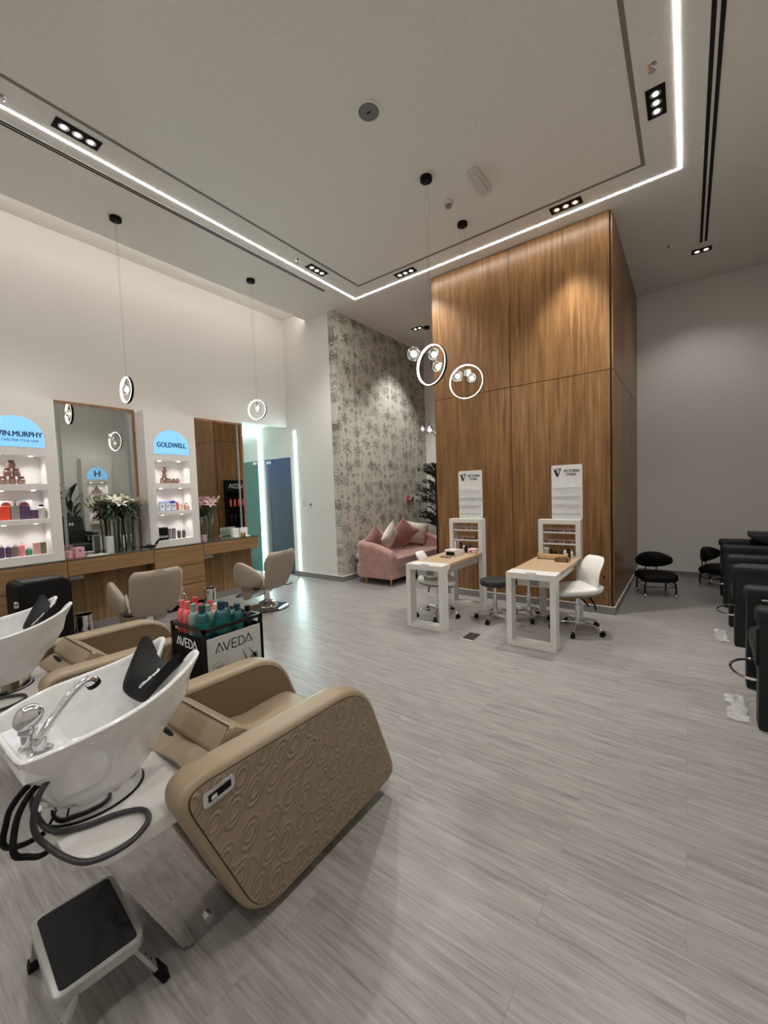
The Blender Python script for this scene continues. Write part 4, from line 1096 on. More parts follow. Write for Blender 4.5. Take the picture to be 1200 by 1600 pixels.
# ------------------------------------------------------------------ shampoo units
def shampoo_unit():
    """built in world coordinates round x=-1.69, then moved to the local frame of the root"""
    XC = -1.69
    t = thing('shampoo_chair', '', 'shampoo chair', (XC, 0.9, 0)); off = Vector(t.location)
    # polished pedestal
    prof = rpoly([(0.41, 0.56), (0.665, 0.0), (1.62, 0.0), (1.62, 0.07), (1.30, 0.16), (1.02, 0.56)], [0.02, 0.05, 0.02, 0.02, 0.1, 0.02])
    b = MB(); b.prism(prof, 'x', XC - 0.24, XC + 0.24, 0.012, 3); ped = b.build('pedestal', M['polished'], t, off, ang=25)
    b = MB(); b.cyl((XC + 0.24, 0.75, 0.06), (XC + 0.252, 0.75, 0.06), 0.018, n=16); b.build('side_bolt', M['chrome'], ped, off)
    # tray
    tr = rpoly([(XC - 0.31, 0.36), (XC + 0.31, 0.345), (XC + 0.325, 0.96), (XC - 0.325, 0.96)], [0.14, 0.13, 0.01, 0.01], 10)
    b = MB(); b.prism(tr, 'z', 0.557, 0.60, 0.014, 4); b.build('tray', M['whiteplastic'], t, off)
    # chrome collar
    b = MB(); b.lathe([(0.120, 0.60), (0.124, 0.603), (0.116, 0.655), (0.10, 0.66)], (XC, 0.495, 0), 48, 1.0, 1.22); b.build('chrome_collar', M['chrome'], t, off)
    b = MB(); b.lathe([(0.128, 0.6), (0.128, 0.605), (0.12, 0.607)], (XC, 0.495, 0), 48, 1.0, 1.22); b.build('collar_seal', M['black'], t, off)
    # bowl
    half = [(0.0, .262, .905), (0.10, .262, .907), (0.175, .265, .91), (0.205, .285, .912), (0.235, .36, .925), (0.252, .45, .938), (0.245, .55, .948), (0.222, .65, .965), (0.198, .72, .985), (0.182, .78, 1.012), (0.160, .818, 1.032), (0.128, .826, 1.036), (0.102, .806, 1.018), (0.080, .772, .975), (0.045, .75, .95), (0.0, .744, .942)]
    pts = [Vector(p) for p in half] + [Vector((-p[0], p[1], p[2])) for p in reversed(half[1:-1])]
    loop = spline(pts, 5, True)
    n = len(loop); cen = Vector((0, 0.52, 0))
    def ringat(f_, z_of, infl, ccy=0.495, rx=0.122, ry=0.148):
        out = []
        for p in loop:
            a = math.atan2((p.y - cen.y) / 0.27, p.x / 0.25)
            q = Vector((rx * math.cos(a), ccy + ry * math.sin(a), 0)) 
            m = Vector((p.x * f_ + q.x * (1 - f_), p.y * f_ + q.y * (1 - f_), z_of(p)))
            m.x *= infl
            out.append(m + Vector((XC, 0, 0)))
        return out
    zb = 0.655
    rings = []
    for f_ in (0.0, 0.12, 0.3, 0.5, 0.7, 0.86, 0.95, 0.985):
        # a slight belly
        fe = f_ ** 0.8
        rings.append(ringat(fe, lambda p, s=f_: zb + (p.z - zb) * s, 1.0))
    rings.append(ringat(1.0, lambda p: p.z, 1.0))
    # rounded lip, then inside
    def inner(d, dz):
        out = []
        for i, p in enumerate(loop):
            tg = (loop[(i + 1) % n] - loop[i - 1]); tg.z = 0; tg.normalize(); nn = Vector((-tg.y, tg.x, 0))
            out.append(Vector((XC + p.x + nn.x * d, p.y + nn.y * d, p.z + dz)))
        return out
    rings.append(inner(0.004, 0.006)); rings.append(inner(0.011, 0.007)); rings.append(inner(0.017, 0.002)); rings.append(inner(0.020, -0.012))
    base_in = rings[-1]
    for s, rx, ry in ((0.3, 0, 0), (0.55, 0, 0), (0.75, 0, 0), (0.9, 0, 0), (1.0, 0, 0)):
        rr = []
        for p in base_in:
            a = math.atan2((p.y - 0.52) / 0.27, (p.x - XC) / 0.25)
            tgt = Vector((XC + 0.10 * math.cos(a), 0.5 + 0.13 * math.sin(a), 0.72)); f2 = s ** 1.6
            q = p.lerp(tgt, f2); q.z = p.z + (0.72 - p.z) * (1 - (1 - s) ** 1.6); rr.append(q)
        rings.append(rr)
    b = MB(); b.rings(rings, True, True, True); b.build('basin', M['ceramic'], t, off, ang=50)
    b = MB(); b.lathe([(0.02, 0.722), (0.024, 0.726), (0.001, 0.728)], (XC, 0.5, 0), 18); b.build('drain', M['chrome'], t, off)
    # tap deck
    b = MB(); b.prism([(0.275, 0.84), (0.45, 0.80), (0.425, 0.86), (0.36, 0.905), (0.275, 0.903)], 'x', XC - 0.10, XC + 0.185, 0.012, 3); b.build('tap_deck', M['ceramic'], t, off)
    # mixer handle
    hx, hy, hz = XC + 0.10, 0.31, 0.905
    tp = thing_part = MB(); tp.lathe([(0.026, 0), (0.026, 0.006), (0.019, 0.012), (0.019, 0.045), (0.024, 0.05), (0.024, 0.062)], (hx, hy, hz), 24)
    tp.build('mixer_base', M['chrome'], t, off)
    tp = MB(); tp.blob((hx, hy + 0.004, hz + 0.092), 0.028, 0.036, 0.040, 0.9, 20, 12, Matrix.Rotation(-0.45, 3, 'X')); tp.build('mixer_handle', M['chrome'], t, off)
    # spray spout
    sx, sy, sz = XC + 0.145, 0.325, 0.905
    tp = MB(); tp.lathe([(0.032, 0), (0.032, 0.004), (0.022, 0.01)], (sx, sy, sz), 24); tp.lathe([(0.017, 0.0), (0.017, 0.035), (0.015, 0.04)], (sx, sy, sz), 20)
    tp.build('spout_socket', M['chrome'], t, off)
    tp = MB(); tp.tube([(sx, sy, sz + 0.03), (sx - 0.012, sy + 0.025, sz + 0.06), (sx - 0.04, sy + 0.075, sz + 0.10), (sx - 0.062, sy + 0.12, sz + 0.128), (sx - 0.078, sy + 0.15, sz + 0.132), (sx - 0.088, sy + 0.168, sz + 0.118)], lambda s: 0.0125 + 0.008 * max(0, s - 0.7) / 0.3, 14, smooth=6)
    tp.build('spray_head', M['chrome'], t, off)
    tp = MB(); tp.cyl((sx - 0.088, sy + 0.168, sz + 0.120), (sx - 0.090, sy + 0.175, sz + 0.106), 0.0215, n=18); tp.build('spray_nozzle', M['black'], t, off)
    # neck rest: a black saddle hanging over the notch, one lobe on each horn
    T = spline([Vector(p) for p in ((-0.152, .770, 1.050), (-0.108, .752, 1.006), (-0.05, .745, .970), (0.0, .742, .960), (0.05, .745, .974), (0.092, .752, 1.006), (0.118, .768, 1.034))], 4)
    Bt = spline([Vector(p) for p in ((-0.156, .760, 1.030), (-0.162, .700, .950), (-0.105, .645, .888), (-0.03, .655, .862), (0.03, .665, .872), (0.075, .700, .928), (0.112, .762, 1.000))], 4)
    WU = [1 - abs(2 * i / (len(T) - 1) - 1) ** 2 for i in range(len(T))]
    O = [p + Vector((0, 0.004 + 0.05 * w_, -0.004 - 0.035 * w_)) for p, w_ in zip(T, WU)]
    b = MB(); NU = len(T); NV = 12; grid = []
    for i in range(NU):
        row = [O[i], T[i] + Vector((0, 0.002 + 0.028 * WU[i], 0.0))]
        for j in range(NV - 1):
            v = j / (NV - 2); m_ = T[i].lerp(Bt[i], v)
            m_ += Vector((0, -0.018, 0.012)) * math.sin(PI * v)
            row.append(m_)
        grid.append([Vector((XC, -0.004, 0.010)) + p for p in row])
    NV = len(grid[0])
    top = [[b.bm.verts.new(p) for p in r] for r in grid]
    bot = [[b.bm.verts.new(p + Vector((0, 0.006, -0.010))) for p in r] for r in grid]
    for i in range(NU - 1):
        for j in range(NV - 1):
            b.bm.faces.new((top[i][j], top[i + 1][j], top[i + 1][j + 1], top[i][j + 1])); b.bm.faces.new((bot[i][j + 1], bot[i + 1][j + 1], bot[i + 1][j], bot[i][j]))
    for j in range(NV - 1):
        for i in (0, NU - 1): b.bm.faces.new((top[i][j], top[i][j + 1], bot[i][j + 1], bot[i][j]))
    for i in range(NU - 1):
        for j in (0, NV - 1): b.bm.faces.new((top[i][j], bot[i][j], bot[i + 1][j], top[i + 1][j]))
    nr = b.build('neck_rest', M['blackrubber'], t, off, ang=80)
    p = grid[14][9] + Vector((0, -0.004, 0.002)); p2 = grid[21][9] + Vector((0, -0.004, 0.002))
    rv = (p2 - p).normalized(); upv = grid[17][5] - grid[17][9]; upv = (upv - rv * rv.dot(upv)).normalized(); nn_ = rv.cross(upv)
    text('Cindarella', (p2 - p).length, 0.017, p + nn_ * 0.006, rv, upv, M['whiteink'], nr, 'script_lettering', off, shear=0.4, depth=0.002)
    # hoses
    A = [(-1.60, 0.40, 0.80), (-1.585, 0.31, 0.80), (-1.6, 0.262, 0.748), (-1.625, 0.25, 0.687), (-1.62, 0.24, 0.64), (-1.68, 0.27, 0.576), (-1.75, 0.33, 0.52), (-1.80, 0.42, 0.50)]
    B = [(-1.57, 0.40, 0.82), (-1.535, 0.31, 0.81), (-1.52, 0.266, 0.77), (-1.50, 0.245, 0.72), (-1.48, 0.24, 0.68), (-1.52, 0.27, 0.63), (-1.62, 0.33, 0.54), (-1.72, 0.42, 0.50)]
    Cc = [(-1.56, 0.40, 0.84), (-1.515, 0.32, 0.81), (-1.50, 0.29, 0.75), (-1.52, 0.295, 0.68), (-1.50, 0.318, 0.632), (-1.43, 0.341, 0.618), (-1.378, 0.37, 0.612), (-1.35, 0.414, 0.612), (-1.345, 0.472, 0.612), (-1.374, 0.531, 0.612), (-1.417, 0.555, 0.612), (-1.464, 0.545, 0.612), (-1.506, 0.49, 0.612), (-1.528, 0.43, 0.612), (-1.565, 0.372, 0.612), (-1.615, 0.345, 0.612), (-1.655, 0.33, 0.64), (-1.66, 0.32, 0.70), (-1.635, 0.34, 0.78), (-1.66, 0.42, 0.84)]
    for L, r, m in ((A, 0.0085, M['black']), (B, 0.0085, M['black']), (Cc, 0.0085, M['hose'])):
        b = MB(); b.tube([Vector(q) for q in L], r, 10, smooth=6); b.build('water_hose', m, t, off)
    # side panels
    def side(x_out, x_in, quilt_out):
        sgn = 1 if x_out > x_in else -1
        pts_ = [(0.56, 0.715), (1.545, 0.695), (1.80, 0.065), (0.855, 0.020)]
        pr = rpoly(pts_, [0.10, 0.30, 0.085, 0.22], 12)
        b = MB(); pad(b, pr, min(x_in, x_out), max(x_in, x_out), 0.028); o = b.build('arm_panel', M['beige'], t, off, ang=60)
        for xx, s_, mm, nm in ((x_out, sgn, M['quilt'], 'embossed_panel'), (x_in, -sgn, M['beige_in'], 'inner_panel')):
            ins = inset(pr, 0.03)
            b = MB(); b.prism(ins, 'x', xx - s_ * 0.004, xx + s_ * 0.006, 0.004, 2); b.build(nm, mm, o, off, ang=30)
            b = MB(); b.tube([(xx + s_ * 0.0015, p[0], p[1]) for p in inset(pr, 0.028)], 0.0022, 6, True); b.build('piping', M['piping'], o, off)
        return o
    near = side(XC + 0.39, XC + 0.265, True); far = side(XC - 0.39, XC - 0.265, True)
    # switch plate on the near panel, long side parallel to the top edge
    X = XC + 0.396
    b = MB(); b.prism(rpoly([(0.672, 0.60), (0.672, 0.655), (0.79, 0.668), (0.79, 0.613)], 0.015), 'x', X, X + 0.008, 0.002); sw_ = b.build('switch_plate', M['chrome'], near, off)
    b = MB(); b.prism(rpoly([(0.690, 0.617), (0.690, 0.642), (0.775, 0.652), (0.775, 0.627)], 0.004), 'x', X + 0.008, X + 0.010); b.build('switch_window', M['black'], t, off)
    b = MB(); b.prism([(0.70, 0.622), (0.70, 0.634), (0.72, 0.637), (0.72, 0.625)], 'x', X + 0.010, X + 0.012); b.build('switch_button', M['whiteplastic'], t, off)
    # seat body with the rear opening
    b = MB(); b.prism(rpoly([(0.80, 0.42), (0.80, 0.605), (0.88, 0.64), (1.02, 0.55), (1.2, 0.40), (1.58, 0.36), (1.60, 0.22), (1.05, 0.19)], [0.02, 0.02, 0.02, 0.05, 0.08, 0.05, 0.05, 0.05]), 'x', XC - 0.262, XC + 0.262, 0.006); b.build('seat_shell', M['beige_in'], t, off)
    b = MB(); b.blob((XC - 0.14, 0.80, 0.622), 0.10, 0.012, 0.032, 0.8, 20, 10); b.build('rear_opening', M['deepblack'], t, off)
    b = MB(); rs = []
    sp = spline([Vector((0, 1.00, 0.60)), Vector((0, 1.10, 0.505)), Vector((0, 1.25, 0.455)), Vector((0, 1.42, 0.46)), Vector((0, 1.56, 0.455)), Vector((0, 1.62, 0.41)), Vector((0, 1.60, 0.34))], 5)
    poly = [(p.y, p.z) for p in sp] + [(1.45, 0.33), (1.2, 0.38), (1.0, 0.50)]
    b.prism(poly, 'x', XC - 0.258, XC + 0.258, 0.012, 3); b.build('seat_cushion', M['beige'], t, off)
    b = MB(); b.prism(rpoly([(0.805, 0.665), (0.875, 0.745), (0.985, 0.665), (1.05, 0.57), (0.98, 0.53), (0.86, 0.60)], [0.02, 0.03, 0.04, 0.02, 0.02, 0.02]), 'x', XC - 0.25, XC + 0.25, 0.014, 3); bc = b.build('back_cushion', M['beige'], t, off, ang=30)
    b = MB(); b.tube([(XC - 0.25, 0.872, 0.742), (XC + 0.25, 0.872, 0.742)], 0.003, 6); b.tube([(XC + 0.243, 0.81, 0.668), (XC + 0.247, 0.87, 0.735)], 0.002, 5); b.build('cushion_seam', M['piping'], bc, off)
    # loose fold of leather under the cushion
    b = MB(); g_ = []
    for i in range(13):
        u = i / 12; row = []
        for j in range(7):
            v = j / 6
            row.append(Vector((XC - 0.22 + 0.44 * u, 0.90 - 0.17 * v, 0.675 - 0.03 * v + 0.012 * math.sin(7 * u + 3 * v) * v - 0.03 * v * v)))
        g_.append(row)
    tp_ = [[b.bm.verts.new(p) for p in r] for r in g_]; bt_ = [[b.bm.verts.new(p - Vector((0, 0, 0.012))) for p in r] for r in g_]
    for i in range(12):
        for j in range(6):
            b.bm.faces.new((tp_[i][j], tp_[i + 1][j], tp_[i + 1][j + 1], tp_[i][j + 1])); b.bm.faces.new((bt_[i][j + 1], bt_[i + 1][j + 1], bt_[i + 1][j], bt_[i][j]))
    for j in range(6):
        for i in (0, 12): b.bm.faces.new((tp_[i][j], tp_[i][j + 1], bt_[i][j + 1], bt_[i][j]))
    for i in range(12):
        for j in (0, 6): b.bm.faces.new((tp_[i][j], bt_[i][j], bt_[i + 1][j], tp_[i + 1][j]))
    b.build('leather_flap', M['beige'], t, off)
    return t
su = shampoo_unit()
su['label'] = 'beige shampoo chair with a white basin and embossed side, nearest the camera'; su['group'] = 'beige shampoo chairs with white basins'
dup(su, (-1.69 - 1.42, 0.9, 0), 0.0, 'beige shampoo chair with a white basin, the farther one at the left edge')

# ------------------------------------------------------------------ product cart with bottles
t = thing('product_cart', 'black retail cart full of coral and teal bottles', 'cart', (-2.495, 1.465, 0)); off = t.location
cx0, cx1, cy0, cy1_, cz = -2.69, -2.30, 1.26, 1.68, 0.85
for x in (cx0 + 0.01, cx1 - 0.01):
    for y in (cy0 + 0.01, cy1_ - 0.01):
        b = MB(); b.box(x - 0.01, x + 0.01, y - 0.01, y + 0.01, 0.06, cz); b.build('post', M['blackmetal'], t, off, smooth=False)
        b = MB(); b.blob((x, y, 0.03), 0.014, 0.028, 0.03, 1, 12, 8); b.build('caster', M['black'], t, off)
b = MB(); b.box(cx0, cx1, cy0, cy0 + 0.02, cz - 0.02, cz); b.box(cx0, cx1, cy1_ - 0.02, cy1_, cz - 0.02, cz); b.box(cx0, cx0 + 0.02, cy0, cy1_, cz - 0.02, cz); b.box(cx1 - 0.02, cx1, cy0, cy1_, cz - 0.02, cz)
b.build('top_rail', M['blackmetal'], t, off, smooth=False)
b = MB(); b.box(cx0 + 0.002, cx1 - 0.002, cy0 + 0.003, cy0 + 0.015, 0.49, 0.79); fp = b.build('front_panel', M['black'], t, off, smooth=False)
b = MB(); b.box(cx0 + 0.002, cx0 + 0.014, cy0 + 0.02, cy1_ - 0.02, 0.49, 0.79); b.box(cx0, cx1, cy1_ - 0.014, cy1_ - 0.002, 0.49, 0.79); b.build('back_panel', M['black'], t, off, smooth=False)
b = MB(); b.box(cx0 + 0.014, cx1 - 0.012, cy0 + 0.015, cy1_ - 0.014, 0.735, 0.745); b.build('upper_shelf', M['black'], t, off, smooth=False)
b = MB(); b.box(cx0 + 0.014, cx1 - 0.012, cy0 + 0.015, cy1_ - 0.014, 0.49, 0.50); b.box(cx0 + 0.014, cx1 - 0.012, cy0 + 0.015, cy1_ - 0.014, 0.09, 0.10); b.build('lower_shelf', M['black'], t, off, smooth=False)
b = MB(); b.box(cx1 - 0.012, cx1 - 0.002, cy0 + 0.02, cy1_ - 0.02, 0.40, 0.785); po = b.build('poster_panel', M['poster'], t, off, smooth=False)
strokes(AVEDA, 0.24, 0.052, (cx0 + 0.07, cy0 + 0.0025, 0.715), (1, 0, 0), (0, 0, 1), M['whiteink'], fp, 'lettering', off, wd=0.13)
strokes(AVEDA, 0.26, 0.055, (cx1 - 0.0015, cy0 + 0.075, 0.69), (0, 1, 0), (0, 0, 1), M['inkblack'], po, 'lettering', off, wd=0.11)
b = MB()
leafs = [((0.26, 0.66), (0.30, 0.50), (0.33, 0.50)), ((0.30, 0.655), (0.355, 0.60), (0.36, 0.56)), ((0.32, 0.60), (0.365, 0.61), (0.375, 0.55), (0.31, 0.55))]
for lf in leafs: b.prism([(cy0 + p[0] , p[1] ) for p in lf], 'x', cx1 - 0.0016, cx1 - 0.0005)
b.build('leaf_picture', M['leafgreen'], po, off, smooth=False)
b = MB(); b.tube([(cx1 - 0.001, cy0 + 0.09 + 0.034 * math.cos(a * PI / 16), 0.60 + 0.034 * math.sin(a * PI / 16)) for a in range(32)], 0.001, 4, True); b.build('round_stamp', M['groove'], po, off)
text('vegan', 0.045, 0.012, (cx1 - 0.0015, cy0 + 0.068, 0.595), (0, 1, 0), (0, 0, 1), M['groove'], po, 'stamp_lettering', off)

coral, coralc = cm('coral_bottle', (226, 104, 100), 0.3), cm('red_cap', (206, 62, 60), 0.35)
sage, sagec = cm('sage_bottle', (134, 156, 148), 0.3), cm('sage_cap', (128, 156, 148), 0.35)
teal, tealc = cm('teal_bottle', (22, 84, 90), 0.25), cm('deep_teal_cap', (20, 62, 66), 0.35)
navyb, creamb = cm('navy_cap', (24, 52, 78), 0.35), cm('cream_cap', (224, 214, 190), 0.35)
blk = cm('near_black_bottle', (30, 34, 34), 0.3)
zb_ = 0.7455
btl = [(-2.635, 1.315, coral, coral, 0.033, 0.235, 'coral bottle with a coral cap at the near left corner of the cart'),
       (-2.565, 1.315, coral, coral, 0.033, 0.235, 'second coral bottle in the front row of the cart'),
       (-2.495, 1.315, sage, sagec, 0.034, 0.230, 'pale sage bottle in the front row between coral and teal'),
       (-2.415, 1.325, teal, tealc, 0.040, 0.230, 'teal bottle with a bright band at the near right corner of the cart'),
       (-2.63, 1.40, coral, coralc, 0.033, 0.235, 'coral bottle with a red cap in the second row, left'),
       (-2.555, 1.395, coral, coralc, 0.031, 0.205, 'coral bottle with a red cap just behind the sage bottle'),
       (-2.475, 1.40, sage, sagec, 0.031, 0.205, 'sage bottle in the second row behind the teal one'),
       (-2.38, 1.435, teal, navyb, 0.048, 0.235, 'broad teal bottle with a navy cap in the middle of the cart'),
       (-2.62, 1.50, coral, coralc, 0.026, 0.19, 'small coral bottle with a red cap towards the back of the cart'),
       (-2.545, 1.49, cm('cream_bottle', (206, 196, 172)), creamb, 0.03, 0.18, 'cream bottle with a pale cap towards the back of the cart'),
       (-2.45, 1.50, blk, tealc, 0.028, 0.20, 'dark bottle behind the broad teal bottle'),
       (-2.362, 1.535, teal, tealc, 0.036, 0.195, 'teal bottle with a dark cap near the far right of the cart'),
       (-2.56, 1.58, teal, tealc, 0.03, 0.17, 'short teal bottle at the back left of the cart'),
       (-2.47, 1.595, sage, navyb, 0.026, 0.17, 'short sage bottle with a navy cap at the back of the cart'),
       (-2.375, 1.62, blk, M['black'], 0.034, 0.16, 'black bottle at the far right corner of the cart')]
for x, y, m, mc, r, h, lb in btl:
    bt = thing('shampoo_bottle', lb, 'bottle', (x, y, zb_), 0, 'shampoo bottles on the black cart')
    q = MB(); q.lathe([(r * 0.94, 0), (r, 0.005), (r, h * 0.62), (r * 0.9, h * 0.70), (r * 0.62, h * 0.77), (r * 0.45, h * 0.79)], (0, 0, 0), 22); q.build('bottle_body', m, bt)
    q = MB(); q.lathe([(r * 0.5, h * 0.79), (r * 0.52, h * 0.99), (r * 0.46, h), (0.001, h * 1.001)], (0, 0, 0), 18); q.build('cap', mc, bt)
    if m in (coral, sage, teal):
        q = MB(); q.lathe([(r * 1.008, h * 0.18), (r * 1.01, h * 0.2), (r * 1.01, h * 0.5), (r * 1.008, h * 0.52)], (0, 0, 0), 22, cap=False)
        q.build('label_band', {coral: cm('coral_label', (206, 92, 88)), sage: cm('sage_label', (120, 142, 134)), teal: cm('teal_label', (20, 110, 104))}[m], bt)

# ------------------------------------------------------------------ styling chairs
def styling_chair():
    t = thing('styling_chair', '', 'salon chair', (0, 0, 0))
    b = MB(); b.lathe([(0.30, 0.0), (0.305, 0.008), (0.29, 0.016), (0.15, 0.03), (0.11, 0.085), (0.075, 0.10), (0.001, 0.10)], (0, 0, 0), 48); b.build('chrome_base', M['chrome'], t)
    b = MB(); b.tube([(0.302 * math.cos(a * PI / 24), 0.302 * math.sin(a * PI / 24), 0.006) for a in range(48)], 0.006, 6, True); b.build('base_ring', M['black'], t)
    b = MB(); b.cyl((0, 0, 0.09), (0, 0, 0.36), 0.042, n=24); b.lathe([(0.05, 0.09), (0.052, 0.12), (0.043, 0.13)], (0, 0, 0), 24); b.build('hydraulic_column', M['chrome'], t)
    b = MB(); b.box(-0.12, 0.12, -0.14, 0.14, 0.335, 0.36, 0.004); b.build('seat_plate', M['blackmetal'], t)
    b = MB(); b.tube([(-0.03, 0.02, 0.32), (-0.2, 0.0, 0.30), (-0.27, -0.02, 0.33)], 0.008, 8, smooth=4); b.tube([(0.1, -0.1, 0.34), (0.12, -0.28, 0.33), (0.15, -0.36, 0.36)], 0.007, 8, smooth=4); b.build('pump_lever', M['black'], t)
    # seat
    b = MB(); b.blob((0, 0.03, 0.40), 0.245, 0.25, 0.075, 0.42, 36, 14); b.build('seat_cushion', M['taupe'], t)
    # front apron
    b = MB(); b.prism(rpoly([(0.10, 0.40), (0.27, 0.40), (0.26, 0.16), (0.20, 0.13), (0.0, 0.28)], [0.02, 0.05, 0.06, 0.03, 0.05]), 'x', -0.235, 0.235, 0.03, 3); b.build('seat_front', M['taupe'], t)
    # arms: big rounded leaf shapes
    for s in (-1, 1):
        b = MB()
        def bend(v, s=s):
            w_ = v.copy(); w_.z *= (1.0 + 0.25 * (v.y / 0.24)); w_.x += s * 0.02 * (1 - (v.y / 0.25) ** 2); return w_
        b.blob((s * 0.305, 0.06, 0.52), 0.048, 0.265, 0.155, 0.75, 30, 16, Matrix.Rotation(0.16, 3, 'X'), bend); b.build('armrest', M['taupe'], t)
        b = MB(); b.tube([(s * 0.285, -0.19, 0.60), (s * 0.28, -0.215, 0.50), (s * 0.26, -0.20, 0.40)], 0.012, 8, smooth=4); b.build('arm_bracket', M['whiteplastic'], t)
    # backrest: a curved slab tilted back
    def slab(w_top, w_bot, h, th, z0, y0, tilt):
        q = MB(); rows = []
        NZ, NX = 14, 14
        def P(u, v, d):
            # u -1..1 across, v 0..1 up
            ww = w_bot + (w_top - w_bot) * min(1, v / 0.45) ** 0.7
            cr = 1.0
            if v > 0.86: cr = math.sqrt(max(0, 1 - ((v - 0.86) / 0.14) ** 2 * 0.35))
            if v < 0.1: cr = 0.86 + 0.14 * v / 0.1
            x = u * ww / 2 * cr
            edge = (1 - abs(u) ** 5) * (1 - (2 * abs(v - 0.5)) ** 8)
            curve = 0.05 * u * u - 0.05 * math.sin(v * PI * 0.9) * 0.6
            y = y0 - tilt * v * h + curve + d * (th / 2) * (0.35 + 0.65 * edge)
            return Vector((x, y, z0 + v * h))
        rs = []
        for j in range(NZ + 1):
            v = j / NZ
            r = [P(-1 + 2 * i / NX, v, 1) for i in range(NX + 1)] + [P(1 - 2 * i / NX, v, -1) for i in range(NX + 1)]
            rs.append(r)
        q.rings(rs); return q
    q = slab(0.56, 0.42, 0.54, 0.075, 0.31, -0.22, 0.25); q.build('backrest', M['taupe'], t, ang=70)
    b = MB(); b.tube([(0.26, -0.33, 0.52), (0.285, -0.36, 0.50), (0.28, -0.37, 0.40), (0.25, -0.35, 0.35)], 0.005, 6, smooth=4); b.blob((0.26, -0.33, 0.53), 0.009, 0.009, 0.009, 1, 10, 6); b.build('towel_hook', M['chrome'], t)
    # footrest
    b = MB(); b.tube([(-0.12, 0.1, 0.33), (-0.14, 0.33, 0.22), (-0.15, 0.46, 0.14), (0.15, 0.46, 0.14), (0.14, 0.33, 0.22), (0.12, 0.1, 0.33)], 0.011, 8, smooth=4); b.build('footrest', M['blackmetal'], t)
    return t
sc = styling_chair()
def face(az): return math.radians(az - 90)      # local +y to this azimuth
sc.location = (-5.12, 2.16, 0); sc.rotation_euler = (0, 0, face(176)); sc['label'] = 'taupe styling chair seen from behind, before the left mirror'; sc['group'] = 'taupe styling chairs'
dup(sc, (-4.95, 3.72, 0), face(189), 'taupe styling chair on a chrome disc beside the hall')

# ------------------------------------------------------------------ step stool
t = thing('step_stool', 'grey folding step stool with a black tread in the bottom left corner', 'step stool', (-1.62, 0.43, 0)); off = t.location
qx0, qx1, qy0, qy1 = -1.815, -1.43, 0.30, 0.55
sh = 0.008
out = rpoly([(qx0, qy0 + 0.015), (qx1 - 0.03, qy0 - 0.01), (qx1, qy1 - 0.02), (qx0 + 0.03, qy1 + 0.01)], 0.035, 8)
b = MB(); b.prism(out, 'z', 0.175, 0.205, 0.006, 2); b.build('step_frame', M['stoolgrey'], t, off)
b = MB(); b.prism(inset(out, 0.018), 'z', 0.203, 0.209, 0.002, 1); b.build('tread', M['treadblack'], t, off)
for (x, y, fx_, fy_) in ((qx0 + 0.05, qy0 + 0.03, -0.085, 0.0), (qx1 - 0.03, qy0 + 0.04, 0.0, -0.085), (qx0 + 0.05, qy1 - 0.03, -0.09, 0.03), (qx1 - 0.03, qy1 - 0.05, 0.02, 0.085)):
    top_, bot_ = Vector((x, y, 0.18)), Vector((x + fx_, y + fy_, 0.0))
    d = (bot_ - top_)
    b = MB(); pA = top_; pB = top_ + d * 0.75
    side = Vector((d.y, -d.x, 0)).normalized() * 0.018; nn = d.normalized().cross(side.normalized()) * 0.006
    def barbox(q, a, c, sd, nr_):
        vs = [q.bm.verts.new(p) for p in (a - sd - nr_, a + sd - nr_, a + sd + nr_, a - sd + nr_, c - sd - nr_, c + sd - nr_, c + sd + nr_, c - sd + nr_)]
        for f in ((0, 3, 2, 1), (4, 5, 6, 7), (0, 1, 5, 4), (1, 2, 6, 5), (2, 3, 7, 6), (3, 0, 4, 7)): q.bm.faces.new([vs[i] for i in f])
    barbox(b, pA, pB, side, nn); lg = b.build('leg', M['stoolgrey'], t, off, smooth=False)
    b = MB(); 
    for f_ in (0.35, 0.55): 
        c_ = pA.lerp(pB, f_ + 0.1); b.cyl(c_ - nn.normalized() * 0.008, c_ + nn.normalized() * 0.008, 0.004, n=8)
    b.build('rivet', M['blackmetal'], lg, off)
    b = MB(); barbox(b, top_ + d * 0.68, bot_ + Vector((0, 0, 0.004)), side * 1.25, nn * 1.8); b.build('rubber_foot', M['black'], lg, off, smooth=False)

